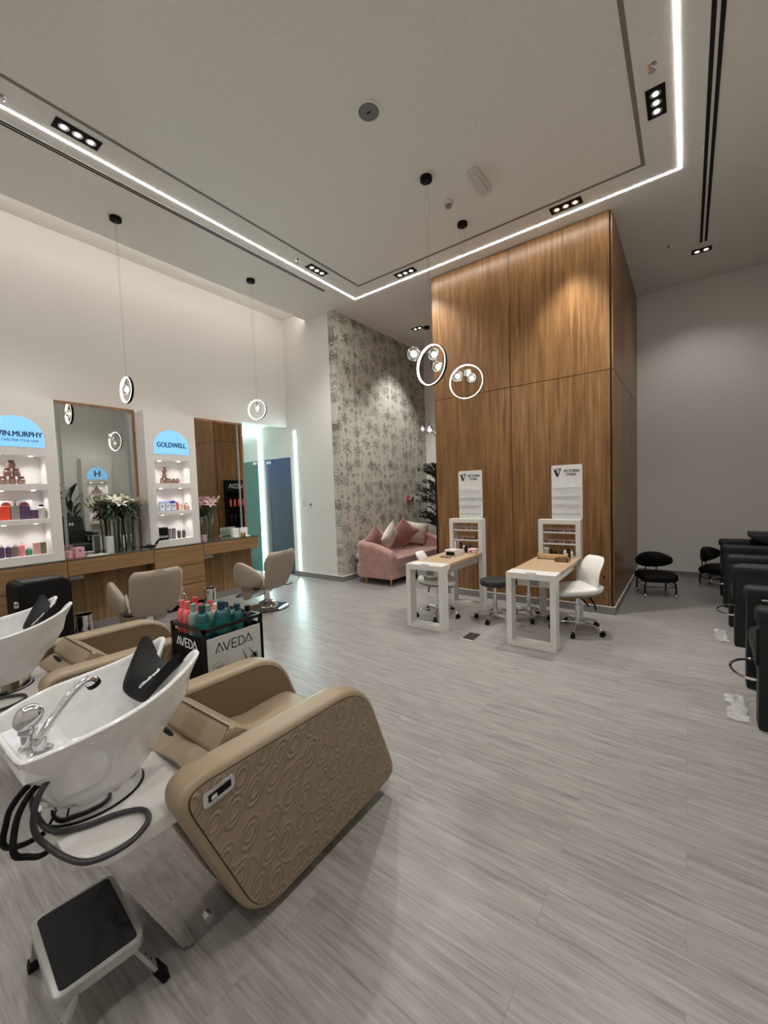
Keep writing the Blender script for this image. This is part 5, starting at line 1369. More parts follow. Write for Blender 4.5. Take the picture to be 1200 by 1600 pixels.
# ------------------------------------------------------------------ nail tables
def nail_table():
    """local: width along x (0..0.5), front at y=0, hutch at y 1.16..1.30"""
    t = thing('nail_table', '', 'nail table', (0, 0, 0)); W = 0.49; L = 1.30
    lt = 0.055
    b = MB(); b.box(0, lt, 0, 0.13, 0, 0.76); b.box(W - lt, W, 0, 0.13, 0, 0.76); b.box(lt, W - lt, 0, 0.13, 0, 0.05); b.box(lt, W - lt, 0, 0.13, 0.70, 0.76); 
    b.build('front_frame', M['deskwhite'], t, smooth=False, weld=False)
    b = MB(); b.box(0, W, 0.13, 0.20, 0.70, 0.761, 0.001, 1); b.build('front_cap', M['deskwhite'], t, smooth=False)
    b = MB(); b.box(0.003, W - 0.003, 0.20, 1.17, 0.722, 0.759, 0.001, 1); b.build('table_top', M['desktop'], t, smooth=False)
    b = MB(); b.box(0.07, W - 0.07, 0.15, 0.17, 0.60, 0.70); b.box(W - 0.10, W - 0.07, 0.17, 1.17, 0.62, 0.722); b.box(0.07, 0.10, 0.17, 1.17, 0.62, 0.722); b.build('apron', M['deskwhite'], t, smooth=False, weld=False)
    b = MB(); b.box(0.20, 0.29, 0.142, 0.15, 0.61, 0.69, 0.002); b.box(0.20, 0.30, 0.015, 0.05, 0.7605, 0.764, 0.001); b.build('cable_outlet', M['frosted'], t, smooth=False)
    y0, y1, Z = 1.17, 1.30, 1.215
    b = MB(); b.box(0, lt, y0, y1, 0, Z); b.box(W - lt, W, y0, y1, 0, Z); b.box(lt, W - lt, y0, y1, Z - 0.055, Z); b.box(lt, W - lt, y0, y1, 0.0, 0.035); b.box(lt, W - lt, y0, y1, 0.70, 0.76)
    b.build('hutch_frame', M['deskwhite'], t, smooth=False, weld=False)
    for z in (0.905, 1.045):
        b = MB(); b.box(lt, W - lt, y0 + 0.02, y1 - 0.005, z, z + 0.008); b.box(lt, W - lt, y0 + 0.012, y0 + 0.018, z, z + 0.022); b.build('rack_shelf', M['clear'] if False else M['whiteplastic'], t, smooth=False, weld=False)
    return t
nt = nail_table(); nt.location = (-1.515, 4.12, 0); nt['label'] = 'white nail table with an oak top, the right one with bamboo trays'; nt['group'] = 'white nail tables'
dup(nt, (-2.725, 4.07, 0), 0.012, 'white nail table with an oak top, the left one with a nail lamp')

def display_board(x0, x1, y, label):
    t = thing('polish_display_board', label, 'display board', ((x0 + x1) / 2, y, 1.22), 0, 'white polish display boards'); off = t.location
    z0, z1 = 1.217, 1.885
    out = rpoly([(x0, z0), (x1, z0), (x1, z1), (x0, z1)], 0.018, 5)
    b = MB(); b.prism(out, 'y', y, y + 0.006, 0.001, 1); b.build('board', M['acrylic'], t, off)
    for k, z in enumerate((1.285, 1.40, 1.51, 1.62)):
        pr = []
        nn_ = 24
        top = [(x0 + 0.012 + (x1 - x0 - 0.024) * i / nn_, z + 0.012 + 0.006 * math.cos(2 * PI * i / nn_ * 2)) for i in range(nn_ + 1)]
        b = MB(); b.prism([(x1 - 0.012, z - 0.012), (x0 + 0.012, z - 0.012)] + top, 'y', y - 0.042, y - 0.038); b.box(x0 + 0.012, x1 - 0.012, y - 0.04, y, z - 0.014, z - 0.010)
        b.build('board_shelf', M['clear'], t, off, smooth=False)
    for x in (x0 + 0.022, x1 - 0.022):
        for z in (z0 + 0.022, z1 - 0.022):
            b = MB(); b.cyl((x, y - 0.005, z), (x, y, z), 0.007, n=12); b.build('screw_cap', M['chrome'], t, off)
    lx, lz = x0 + 0.035, 1.765
    strokes([[0.28, (0.1, 0.86), (0.42, 0.1), (0.46, 0.1)], [0.1, (0.46, 0.05), (0.92, 1.0)], [0.13, (0.92, 1.0), (0.68, 0.97)], [0.07, (0.3, 1.0), (0.62, 1.0), (0.5, 0.72)], [0.1, (0.0, 0.86), (0.25, 0.86)]], 0.085, 0.095, (lx, y - 0.001, lz - 0.02), (1, 0, 0), (0, 0, 1), M['inkblack'], t, 'emblem', off)
    text('VICTORIA', 0.185, 0.032, (x0 + 0.14, y - 0.0005, 1.795), (1, 0, 0), (0, 0, 1), M['inkblack'], t, off=off, fat=0.0012)
    text('VYNN', 0.105, 0.030, (x0 + 0.175, y - 0.0005, 1.75), (1, 0, 0), (0, 0, 1), M['inkblack'], t, off=off, fat=0.0012)
display_board(-1.375, -1.02, 5.40, 'white acrylic polish board standing on the right nail table')
display_board(-2.635, -2.28, 5.36, 'white acrylic polish board standing on the left nail table')

# rows of nail polish
def polish(m):
    t = thing('nail_polish_bottle', '', 'nail polish', (0, 0, 0))
    q = MB(); q.box(-0.009, 0.009, -0.009, 0.009, 0, 0.03, 0.002, 1); q.build('bottle_body', m, t, smooth=False)
    q = MB(); q.cyl((0, 0, 0.03), (0, 0, 0.058), 0.007, 0.006, n=10); q.build('cap', cm('polish_cap', (190, 170, 168), 0.3), t)
    return t
pm = [cm('polish_rose', (176, 110, 110), 0.15), cm('polish_plum', (96, 50, 60), 0.15), cm('polish_nude', (206, 170, 150), 0.15), cm('polish_smoke', (96, 92, 96), 0.15)]
pname = ['rose', 'plum', 'nude', 'smoke grey']
protos = {}
ords = ['first', 'second', 'third', 'fourth', 'fifth', 'sixth', 'seventh', 'eighth', 'ninth', 'tenth', 'eleventh', 'twelfth', 'thirteenth', 'fourteenth', 'fifteenth', 'sixteenth']
rnd = random.Random(11)
for tx, ty, who in ((-1.515, 4.12, 'right nail table'), (-2.725, 4.07, 'left nail table')):
    for z, row in ((1.054, 'upper'), (0.914, 'lower')):
        n = 15
        for i in range(n):
            if row == 'lower' and who.startswith('left') and i > 11: continue
            c = rnd.randrange(4); loc = (tx + 0.077 + i * 0.0238, ty + 1.225, z)
            if c not in protos: protos[c] = polish(pm[c]); o = protos[c]; o.location = loc
            else: o = dup(protos[c], loc)
            o['label'] = '%s nail polish, %s from left, %s rack, %s' % (pname[c], ords[i], row, who)
            o['group'] = 'nail polish on the %s rack of the %s' % (row, who)
tt = 0.7605
# on the right table
t = thing('wooden_tray', 'pale bamboo tray at the back of the right nail table', 'tray', (-1.29, 5.12, tt)); 
q = MB(); q.box(-0.17, 0.15, -0.07, 0.07, 0, 0.008); q.box(-0.17, 0.15, -0.07, -0.06, 0, 0.045); q.box(-0.17, 0.15, 0.06, 0.07, 0, 0.045); q.box(-0.17, -0.16, -0.07, 0.07, 0, 0.06); q.box(0.14, 0.15, -0.07, 0.07, 0, 0.06); q.build('tray_body', M['bamboo'], t, smooth=False, weld=False)
t = thing('wooden_tray', 'small brown wicker tray on the right nail table', 'tray', (-1.16, 4.98, tt))
q = MB(); q.box(-0.07, 0.07, -0.06, 0.06, 0, 0.006); q.box(-0.07, 0.07, -0.06, -0.052, 0, 0.04); q.box(-0.07, 0.07, 0.052, 0.06, 0, 0.04); q.box(-0.07, -0.062, -0.06, 0.06, 0, 0.04); q.box(0.062, 0.07, -0.06, 0.06, 0, 0.04); q.build('tray_body', M['wicker'], t, smooth=False, weld=False)
for k, (dx, dy, r, h, m) in enumerate(((-0.05, 0.03, 0.022, 0.10, M['black']), (0.0, 0.03, 0.02, 0.085, M['black']), (0.06, 0.035, 0.018, 0.12, blk), (0.11, 0.03, 0.018, 0.105, M['whiteplastic']), (0.15, 0.035, 0.022, 0.12, M['black']), (0.185, 0.0, 0.014, 0.10, M['whiteplastic']))):
    pump_bottle((-1.29 + dx, 5.20 + dy * 0.3, tt), m, M['whiteplastic'] if k in (3, 5) else M['black'], r, h, ['black bottle behind the bamboo tray, leftmost', 'black bottle behind the bamboo tray, second', 'slim dark bottle behind the bamboo tray', 'white bottle among the dark ones on the right nail table', 'black bottle near the right end behind the wicker tray', 'slim white tube at the right end of the right nail table'][k], 'bottles at the back of the right nail table')
simple_lathe('cotton_jar', [(0.03, 0), (0.035, 0.004), (0.035, 0.11), (0.03, 0.115), (0.001, 0.115)], cm('frosted_jar', (160, 162, 160), 0.2), (-1.40, 5.215, tt), 'frosted jar in the left corner of the right nail table hutch', 'jar')
# on the left table
t = thing('nail_lamp', 'white nail drying lamp on the left nail table', 'nail lamp', (-2.50, 4.93, tt)); 
q = MB(); q.prism(rpoly([(-0.14, 0), (0.13, 0), (0.11, 0.065), (-0.14, 0.085)], 0.012), 'x', -0.08, 0.08, 0.01, 3); o = q.build('housing', M['whiteplastic'], t); 
q = MB(); q.prism(rpoly([(-0.13, 0.01), (-0.141, 0.01), (-0.141, 0.055), (-0.13, 0.055)], 0), 'x', -0.06, 0.06); q.build('opening', M['black'], t, smooth=False)
q = MB(); q.cyl((0.081, 0.05, 0.03), (0.083, 0.05, 0.03), 0.008, n=10); q.build('power_button', M['black'], t)
t = thing('tissue_box', 'small pink and white box with a dark opening in the left hutch corner', 'box', (-2.33, 5.12, tt)); 
q = MB(); q.box(-0.055, 0.055, -0.05, 0.05, 0, 0.065, 0.006, 2); q.build('carton', cm('pink_tissue', (222, 180, 184)), t)
q = MB(); q.cyl((-0.01, -0.053, 0.03), (-0.01, -0.049, 0.03), 0.012, n=14); q.build('opening', M['black'], t)
for k, (x, y, r, h, m, lb) in enumerate(((-2.63, 5.20, 0.012, 0.16, cm('tube_pale', (220, 214, 210)), 'tall pale brush tube at the left in the left hutch'), (-2.59, 5.21, 0.012, 0.15, cm('tube_mauve', (160, 120, 130)), 'mauve brush tube in the left hutch'),
    (-2.53, 5.18, 0.012, 0.17, M['black'], 'slim black bottle in the left hutch'), (-2.49, 5.20, 0.022, 0.11, cm('opal', (210, 206, 200)), 'pale round bottle in the left hutch'), (-2.44, 5.14, 0.025, 0.10, M['black'], 'black bottle in front in the left hutch'), (-2.40, 5.19, 0.02, 0.12, blk, 'dark bottle near the pink box in the left hutch'))):
    pump_bottle((x, y, tt), m, M['black'] if k > 2 else M['whiteplastic'], r, h, lb, 'bottles in the left hutch')
q = MB(); rnd = random.Random(5)
t = thing('nail_tip_chain', 'scatter of small brown nail tips on the left nail table', 'nail tips', (-2.50, 4.66, tt))
for k in range(12):
    q = MB(); q.blob((0.012 * k - 0.07, rnd.uniform(-0.03, 0.03), 0.008), 0.012, 0.016, 0.008, 1, 8, 6, Matrix.Rotation(rnd.uniform(0, 3), 3, 'Z')); q.build('nail_tip', cm('tip_brown', (120, 84, 72)), t)

# ------------------------------------------------------------------ stools
def caster_base(t, R=0.27, rz=0.3, hub=0.10, wheels=5):
    b = MB(); b.lathe([(0.035, hub - 0.03), (0.04, hub), (0.03, hub + 0.04), (0.001, hub + 0.04)], (0, 0, 0), 20); b.build('base_hub', M['chrome'], t)
    for k in range(wheels):
        a = rz + k * 2 * PI / wheels; ca, sa = math.cos(a), math.sin(a)
        b = MB(); b.tube([(0.02 * ca, 0.02 * sa, hub), (0.12 * ca, 0.12 * sa, hub + 0.005), (R * 0.85 * ca, R * 0.85 * sa, hub - 0.015), (R * ca, R * sa, hub - 0.035)], lambda s: 0.016 - 0.005 * s, 10, smooth=4); ar = b.build('base_arm', M['chrome'], t)
        b = MB(); b.cyl((R * ca, R * sa, hub - 0.03), (R * ca, R * sa, 0.045), 0.007, n=8)
        for s in (-1, 1):
            c = Vector((R * ca - sa * 0.012 * s, R * sa + ca * 0.012 * s, 0.027)); nn = Vector((-sa, ca, 0)) * 0.008
            b.cyl(c - nn, c + nn, 0.027, n=18)
        b.build('caster', M['black'], t)
def white_stool():
    """local: sitter faces -x, backrest on +x"""
    t = thing('nail_stool', '', 'stool', (0, 0, 0))
    caster_base(t, 0.275, 0.35)
    b = MB(); b.cyl((0, 0, 0.12), (0, 0, 0.30), 0.026, n=18); b.cyl((0, 0, 0.30), (0, 0, 0.41), 0.016, n=14); b.build('gas_lift', M['chrome'], t)
    b = MB(); b.box(-0.10, 0.13, -0.07, 0.07, 0.395, 0.42, 0.004); b.tube([(0.0, -0.06, 0.40), (0.02, -0.16, 0.36), (0.03, -0.20, 0.33)], 0.009, 8, smooth=3); b.tube([(0.1, -0.06, 0.40), (0.13, -0.12, 0.33), (0.14, -0.13, 0.27)], 0.009, 8, smooth=3); b.build('mechanism', M['black'], t)
    def seatf(v):
        w_ = v.copy(); f = max(0.0, -v.x) / 0.22
        w_.z += 0.035 * (max(0.0, v.x) / 0.2) ** 2 - 0.02 * f ** 2 + 0.03 * (abs(v.y) / 0.2) ** 2 * (0.4) - 0.012 * math.cos(v.y / 0.2 * PI / 2) * 0.6
        w_.y *= 1 - 0.12 * f
        return w_
    b = MB(); b.blob((0, 0, 0.465), 0.235, 0.235, 0.045, 0.55, 36, 12, fn=seatf); b.build('seat', M['whiteleather'], t, ang=60)
    b = MB(); b.blob((0, 0, 0.438), 0.222, 0.222, 0.032, 0.5, 36, 10, fn=seatf); b.build('seat_shell', cm('shell_grey', (120, 120, 114), 0.5), t)
    b = MB(); rs = []
    for j in range(13):
        v = j / 12; hw = 0.235 * (1 - 0.12 * v) * (1 - 0.25 * max(0, (v - 0.85) / 0.15) ** 2) * (0.85 + 0.15 * min(1, v / 0.2))
        xb = 0.185 + 0.03 * math.sin(v * PI) * -1 + 0.075 * v ** 1.5; z = 0.47 + 0.36 * v; th = 0.03 * (1 - 0.4 * (2 * abs(v - 0.5)) ** 6)
        r = []
        n_ = 14
        for i in range(n_ + 1):
            u = -1 + 2 * i / n_; r.append(Vector((xb - 0.05 * u * u - th * (1 - abs(u) ** 6) , u * hw, z)))
        for i in range(n_ + 1):
            u = 1 - 2 * i / n_; r.append(Vector((xb - 0.05 * u * u + th * (1 - abs(u) ** 6) * 0.7, u * hw, z)))
        rs.append(r)
    b.rings(rs); br_ = b.build('backrest', M['whiteleather'], t, ang=70)
    b = MB(); b.box(0.205, 0.21, -0.185, -0.165, 0.62, 0.65, 0.0); b.build('fabric_tag', M['black'], br_, smooth=False)
    return t
ws = white_stool(); ws.location = (-0.99, 4.90, 0); ws.rotation_euler = (0, 0, math.radians(36)); ws['label'] = 'white leather stool with a backrest at the right nail table'; ws['group'] = 'white nail stools'
dup(ws, (-2.60, 4.60, 0), math.radians(200), 'white leather stool half under the left nail table')
def round_stool():
    t = thing('round_stool', '', 'stool', (0, 0, 0))
    caster_base(t, 0.235, 0.9)
    b = MB(); b.cyl((0, 0, 0.12), (0, 0, 0.32), 0.024, n=18); b.cyl((0, 0, 0.32), (0, 0, 0.44), 0.014, n=14); b.build('gas_lift', M['chrome'], t)
    b = MB(); b.tube([(0.0, 0.02, 0.43), (0.06, -0.03, 0.42), (0.09, -0.05, 0.40)], 0.006, 6, smooth=3); b.build('height_lever', M['black'], t)
    b = MB(); b.lathe([(0.15, 0.435), (0.176, 0.44), (0.182, 0.455), (0.182, 0.485), (0.174, 0.503), (0.15, 0.512), (0.001, 0.514)], (0, 0, 0), 44); b.build('seat', M['charcoal'], t)
    return t
rs0 = round_stool(); rs0.location = (-1.91, 4.82, 0); rs0['label'] = 'round charcoal stool on casters between the two nail tables'; rs0['group'] = 'round charcoal stools'
dup(rs0, (-1.585, 5.09, 0), 0.5, 'round charcoal stool tucked behind the right nail table')
def pedi_stool():
    t = thing('pedicure_stool', '', 'stool', (0, 0, 0))     # sitter faces +x; backrest on -x
    for k, (x, y) in enumerate(((0.19, 0.19), (0.19, -0.19), (-0.19, 0.19), (-0.19, -0.19))):
        b = MB(); b.tube([(x * 0.4, y * 0.4, 0.235), (x * 0.85, y * 0.85, 0.225), (x, y, 0.17), (x, y, 0.06)], 0.012, 8, smooth=4); b.build('leg', M['blackmetal'], t)
        b = MB(); b.blob((x, y, 0.028), 0.028, 0.028, 0.028, 1, 16, 10); b.build('caster', M['chrome'], t)
    b = MB(); b.tube([(0.19, 0.19, 0.15), (0.19, -0.19, 0.15), (-0.19, -0.19, 0.15), (-0.19, 0.19, 0.15)], 0.007, 6, True); b.build('brace', M['blackmetal'], t)
    b = MB(); b.blob((0, 0, 0.285), 0.235, 0.245, 0.062, 0.5, 36, 12, fn=lambda v: Vector((v.x, v.y, v.z - 0.02 * (v.x / 0.22) ** 2))); b.build('seat', M['black'], t)
    for s in (-1, 1):
        b = MB(); b.tube([(-0.15, s * 0.07, 0.26), (-0.20, s * 0.07, 0.31), (-0.21, s * 0.07, 0.45)], 0.009, 8, smooth=3); b.build('back_support', M['blackmetal'], t)
    b = MB(); b.blob((-0.19, 0, 0.49), 0.055, 0.24, 0.115, 0.75, 30, 14, fn=lambda v: Vector((v.x + 0.12 * (v.y / 0.24) ** 2, v.y, v.z * (1 - 0.25 * (v.y / 0.24) ** 2)))); b.build('backrest', M['black'], t)
    return t
ps = pedi_stool(); ps.location = (-0.37, 7.06, 0); ps.rotation_euler = (0, 0, math.radians(-70)); ps['label'] = 'low black wheeled stool beside the wood clad block'; ps['group'] = 'low black pedicure stools'
dup(ps, (0.40, 7.98, 0), math.radians(-20), 'low black wheeled stool by the last pedicure chair')

# ------------------------------------------------------------------ pink sofa and pillows
t = thing('sofa', 'dusty pink velvet sofa against the floral wallpaper', 'sofa', (-4.5, 6.6, 0)); off = t.location
sx0, sx1, sy0, sy1 = -4.97, -4.03, 5.56, 7.62
b = MB(); b.prism(rpoly([(sx0 + 0.03, sy0 + 0.03), (sx1 - 0.01, sy0 + 0.03), (sx1 - 0.01, sy1 - 0.03), (sx0 + 0.03, sy1 - 0.03)], [0.30, 0.05, 0.05, 0.30], 10), 'z', 0.12, 0.33, 0.02, 3); b.build('sofa_base', M['pink_velvet'], t, off)
b = MB(); b.prism(rpoly([(sx0 + 0.14, sy0 + 0.16), (sx1 + 0.005, sy0 + 0.16), (sx1 + 0.005, sy1 - 0.16), (sx0 + 0.14, sy1 - 0.16)], [0.2, 0.04, 0.04, 0.2], 8), 'z', 0.30, 0.455, 0.05, 5); b.build('seat_cushion', M['pink_velvet'], t, off)
# tub back: swept rounded section
path = [Vector(p) for p in ((sx1 + 0.0, sy0 + 0.09, 0), (sx1 - 0.25, sy0 + 0.085, 0), (sx1 - 0.52, sy0 + 0.085, 0), (sx0 + 0.22, sy0 + 0.13, 0), (sx0 + 0.10, sy0 + 0.35, 0), (sx0 + 0.09, sy0 + 0.7, 0), (sx0 + 0.09, sy1 - 0.7, 0), (sx0 + 0.10, sy1 - 0.35, 0), (sx0 + 0.22, sy1 - 0.13, 0), (sx1 - 0.52, sy1 - 0.085, 0), (sx1 - 0.25, sy1 - 0.085, 0), (sx1, sy1 - 0.09, 0))]
path = spline(path, 6)
rs = []; NP = len(path)
for i, p in enumerate(path):
    d = (path[min(i + 1, NP - 1)] - path[max(i - 1, 0)]).normalized(); nn = Vector((-d.y, d.x, 0))     # inward
    s = i / (NP - 1); e = min(s, 1 - s); hgt = 0.575 + 0.165 * math.sin(min(1, e / 0.22) * PI / 2)
    if i in (0, NP - 1): hgt -= 0.01
    sec = [(-0.085, 0.13), (-0.085, hgt - 0.07), (-0.09, hgt - 0.03), (-0.06, hgt), (0.0, hgt + 0.012), (0.055, hgt - 0.01), (0.08, hgt - 0.06), (0.07, hgt - 0.12), (0.065, 0.13)]
    rs.append([p - nn * a * -1 + Vector((0, 0, z)) for a, z in sec])
b = MB(); b.rings(rs); b.build('backrest', M['pink_velvet'], t, off, ang=70)
for (x, y) in ((sx1 - 0.05, sy0 + 0.07), (sx0 + 0.35, sy0 + 0.07), (sx1 - 0.05, sy1 - 0.07), (sx0 + 0.35, sy1 - 0.07)):
    b = MB(); b.cyl((x, y, 0.13), (x, y, 0.0), 0.02, 0.009, n=14); b.build('leg', M['gold'], t, off)

def pillow(loc, m, label, lean_dir, S=0.42, roll=0.0, lean=0.35):
    """square pillow standing on one corner; lean_dir azimuth it faces"""
    t = thing('throw_pillow', label, 'pillow', loc, 0, 'throw pillows on the pink sofa')
    b = MB(); n = 14; rows = [[], []]
    def P(u, v, s):
        ed = (1 - abs(u) ** 2.6) * (1 - abs(v) ** 2.6)
        pin = 1 - 0.10 * (1 - abs(u) ** 2) * abs(v) ** 3 ; pin2 = 1 - 0.10 * (1 - abs(v) ** 2) * abs(u) ** 3
        return Vector((u * S / 2 * pin2, s * (0.004 + 0.085 * ed ** 0.75), v * S / 2 * pin))
    gr = []
    for s in (1, -1):
        gr.append([[b.bm.verts.new(P(-1 + 2 * i / n, -1 + 2 * j / n, s)) for j in range(n + 1)] for i in range(n + 1)])
    for gi, g_ in enumerate(gr):
        for i in range(n):
            for j in range(n):
                f = (g_[i][j], g_[i + 1][j], g_[i + 1][j + 1], g_[i][j + 1]); b.bm.faces.new(f if gi else tuple(reversed(f)))
    a, c = gr
    bd = [(i, 0) for i in range(n)] + [(n, j) for j in range(n)] + [(i, n) for i in range(n, 0, -1)] + [(0, j) for j in range(n, 0, -1)]
    for k in range(len(bd)):
        p, q = bd[k], bd[(k + 1) % len(bd)]
        b.bm.faces.new((a[p[0]][p[1]], a[q[0]][q[1]], c[q[0]][q[1]], c[p[0]][p[1]]))
    mt = Matrix.Rotation(lean_dir + PI / 2, 3, 'Z') @ Matrix.Rotation(lean, 3, 'X') @ Matrix.Rotation(roll, 3, 'Y')
    for v in b.bm.verts: v.co = mt @ v.co
    b.build('pillow_cover', m, t, ang=75)
    return t
pillow((-4.66, 5.97, 0.75), M['pink_pillow'], 'rose pillow leaning in the near corner of the pink sofa', math.radians(-8), 0.45, 0.62, 0.32)
pillow((-4.56, 6.28, 0.77), M['white_pillow'], 'ivory pillow standing on its corner, the left one on the pink sofa', math.radians(10), 0.48, 0.70, 0.30)
pillow((-4.62, 6.86, 0.78), M['pink_pillow'], 'large rose pillow between the two ivory ones', math.radians(-35), 0.50, 0.66, 0.3)
pillow((-4.60, 7.28, 0.74), M['white_pillow'], 'ivory pillow at the right of the sofa, beside the wood cladding', math.radians(-50), 0.50, 0.16, 0.3)

# ------------------------------------------------------------------ plants
def olive_tree(x, y, label, seed=2):
    rnd = random.Random(seed)
    t = thing('olive_tree', label, 'plant', (x, y, 0))
    b = MB(); b.lathe([(0.13, 0), (0.15, 0.01), (0.18, 0.32), (0.165, 0.32), (0.14, 0.28), (0.001, 0.28)], (0, 0, 0), 28); b.build('pot', cm('pot_grey', (120, 116, 110), 0.6), t)
    b = MB(); b.tube([(0, 0, 0.28), (0.02, 0.01, 0.6), (-0.02, 0.0, 1.0), (0.02, 0.01, 1.5), (0.0, 0.0, 2.0)], lambda s: 0.022 - 0.014 * s, 8, smooth=4)
    tips = []
    for k in range(80):
        z = rnd.uniform(0.75, 2.05); a = rnd.uniform(0, 2 * PI); L = rnd.uniform(0.28, 0.56) * (1.05 - abs(z - 1.45) * 0.45)
        p0 = Vector((0, 0, z)); p1 = p0 + Vector((math.cos(a) * L, math.sin(a) * L, rnd.uniform(0.0, 0.45) * L + 0.1)); pm_ = p0.lerp(p1, 0.5) + Vector((0, 0, 0.04))
        b.tube([p0, pm_, p1], lambda s: 0.006 - 0.004 * s, 5, smooth=3); tips.append((p0, pm_, p1))
    b.build('trunk', M['bark'], t)
    b = MB()
    for p0, pm_, p1 in tips:
        for k in range(44):
            s = rnd.uniform(0.2, 1.0); p = p0.lerp(pm_, s * 2) if s < 0.5 else pm_.lerp(p1, s * 2 - 1)
            d = (p1 - p0).normalized() + Vector((rnd.uniform(-1, 1), rnd.uniform(-1, 1), rnd.uniform(-0.5, 0.9)))
            leafshape(b, p, d, rnd.uniform(0.06, 0.10), 0.022, (rnd.uniform(-1, 1), rnd.uniform(-1, 1), 1), 0.15, 2)
    b.build('leaves', M['oliveleaf'], t, smooth=False)
olive_tree(-4.44, 8.0, 'dark leafy potted olive tree behind the wood clad block in the alcove')
def banana_plant(x, y, label):
    rnd = random.Random(9)
    t = thing('broad_leaf_plant', label, 'plant', (x, y, 0)); t.scale = (0.42, 0.6, 1.0)
    b = MB(); b.lathe([(0.14, 0), (0.16, 0.01), (0.19, 0.35), (0.175, 0.35), (0.15, 0.3), (0.001, 0.3)], (0, 0, 0), 28); b.build('pot', cm('pot_dark', (60, 58, 56), 0.5), t)
    for k in range(11):
        a = k * 2.4; z1 = 1.0 + 0.09 * k; r = 0.10 + 0.02 * (k % 4)
        p1 = Vector((math.cos(a) * r, math.sin(a) * r, z1))
        b = MB(); b.tube([(math.cos(a) * 0.02, math.sin(a) * 0.02, 0.3), (math.cos(a) * 0.04, math.sin(a) * 0.04, z1 * 0.6), p1], 0.009, 6, smooth=3)
        leafshape(b, p1, (math.cos(a) * 0.5, math.sin(a) * 0.5, 1.0), 0.50, 0.20, (-math.cos(a), -math.sin(a), 0.6), 0.45, 9); b.build('leaf', M['leaf'], t, smooth=False)
banana_plant(1.38, 4.0, 'broad leaved dark plant behind the pedicure chairs, seen in the left mirror')

# ------------------------------------------------------------------ black product stand beside the block (seen in the mirror)
t = thing('product_stand', 'black illuminated product stand against the wood clad block, seen in the mirror', 'display shelf', (-3.25, 6.35, 0)); off = t.location
b = MB(); b.box(-3.225, -3.206, 5.88, 6.88, 0.0, 2.05); b.box(-3.31, -3.225, 5.88, 5.91, 0, 2.05); b.box(-3.31, -3.225, 6.85, 6.88, 0, 2.05); b.box(-3.31, -3.225, 5.91, 6.85, 1.75, 2.05); b.box(-3.31, -3.225, 5.91, 6.85, 0.0, 0.25)
b.build('stand_body', M['black'], t, off, smooth=False, weld=False)
for z in (0.6, 0.98, 1.36):
    b = MB(); b.box(-3.305, -3.225, 5.91, 6.85, z, z + 0.02); b.build('stand_shelf', M['black'], t, off, smooth=False)
strokes(AVEDA, 0.5, 0.10, (-3.3115, 6.46, 1.85), (0, -1, 0), (0, 0, 1), M['whiteink'], t, 'lettering', off, wd=0.12)
k = 0
for zi, z in enumerate((1.381, 1.001, 0.621)):
    for i in range(7):
        o = pump_bottle((-3.265, 6.02 + i * 0.12, z), [coral, blk, sage][zi], [coralc, M['black'], sagec][zi], 0.03, 0.2, '%s bottle on the %s shelf of the black stand, %s from the near end' % (['coral', 'dark', 'sage'][zi], ['upper', 'middle', 'lower'][zi], ords[i]), 'bottles on the black stand')

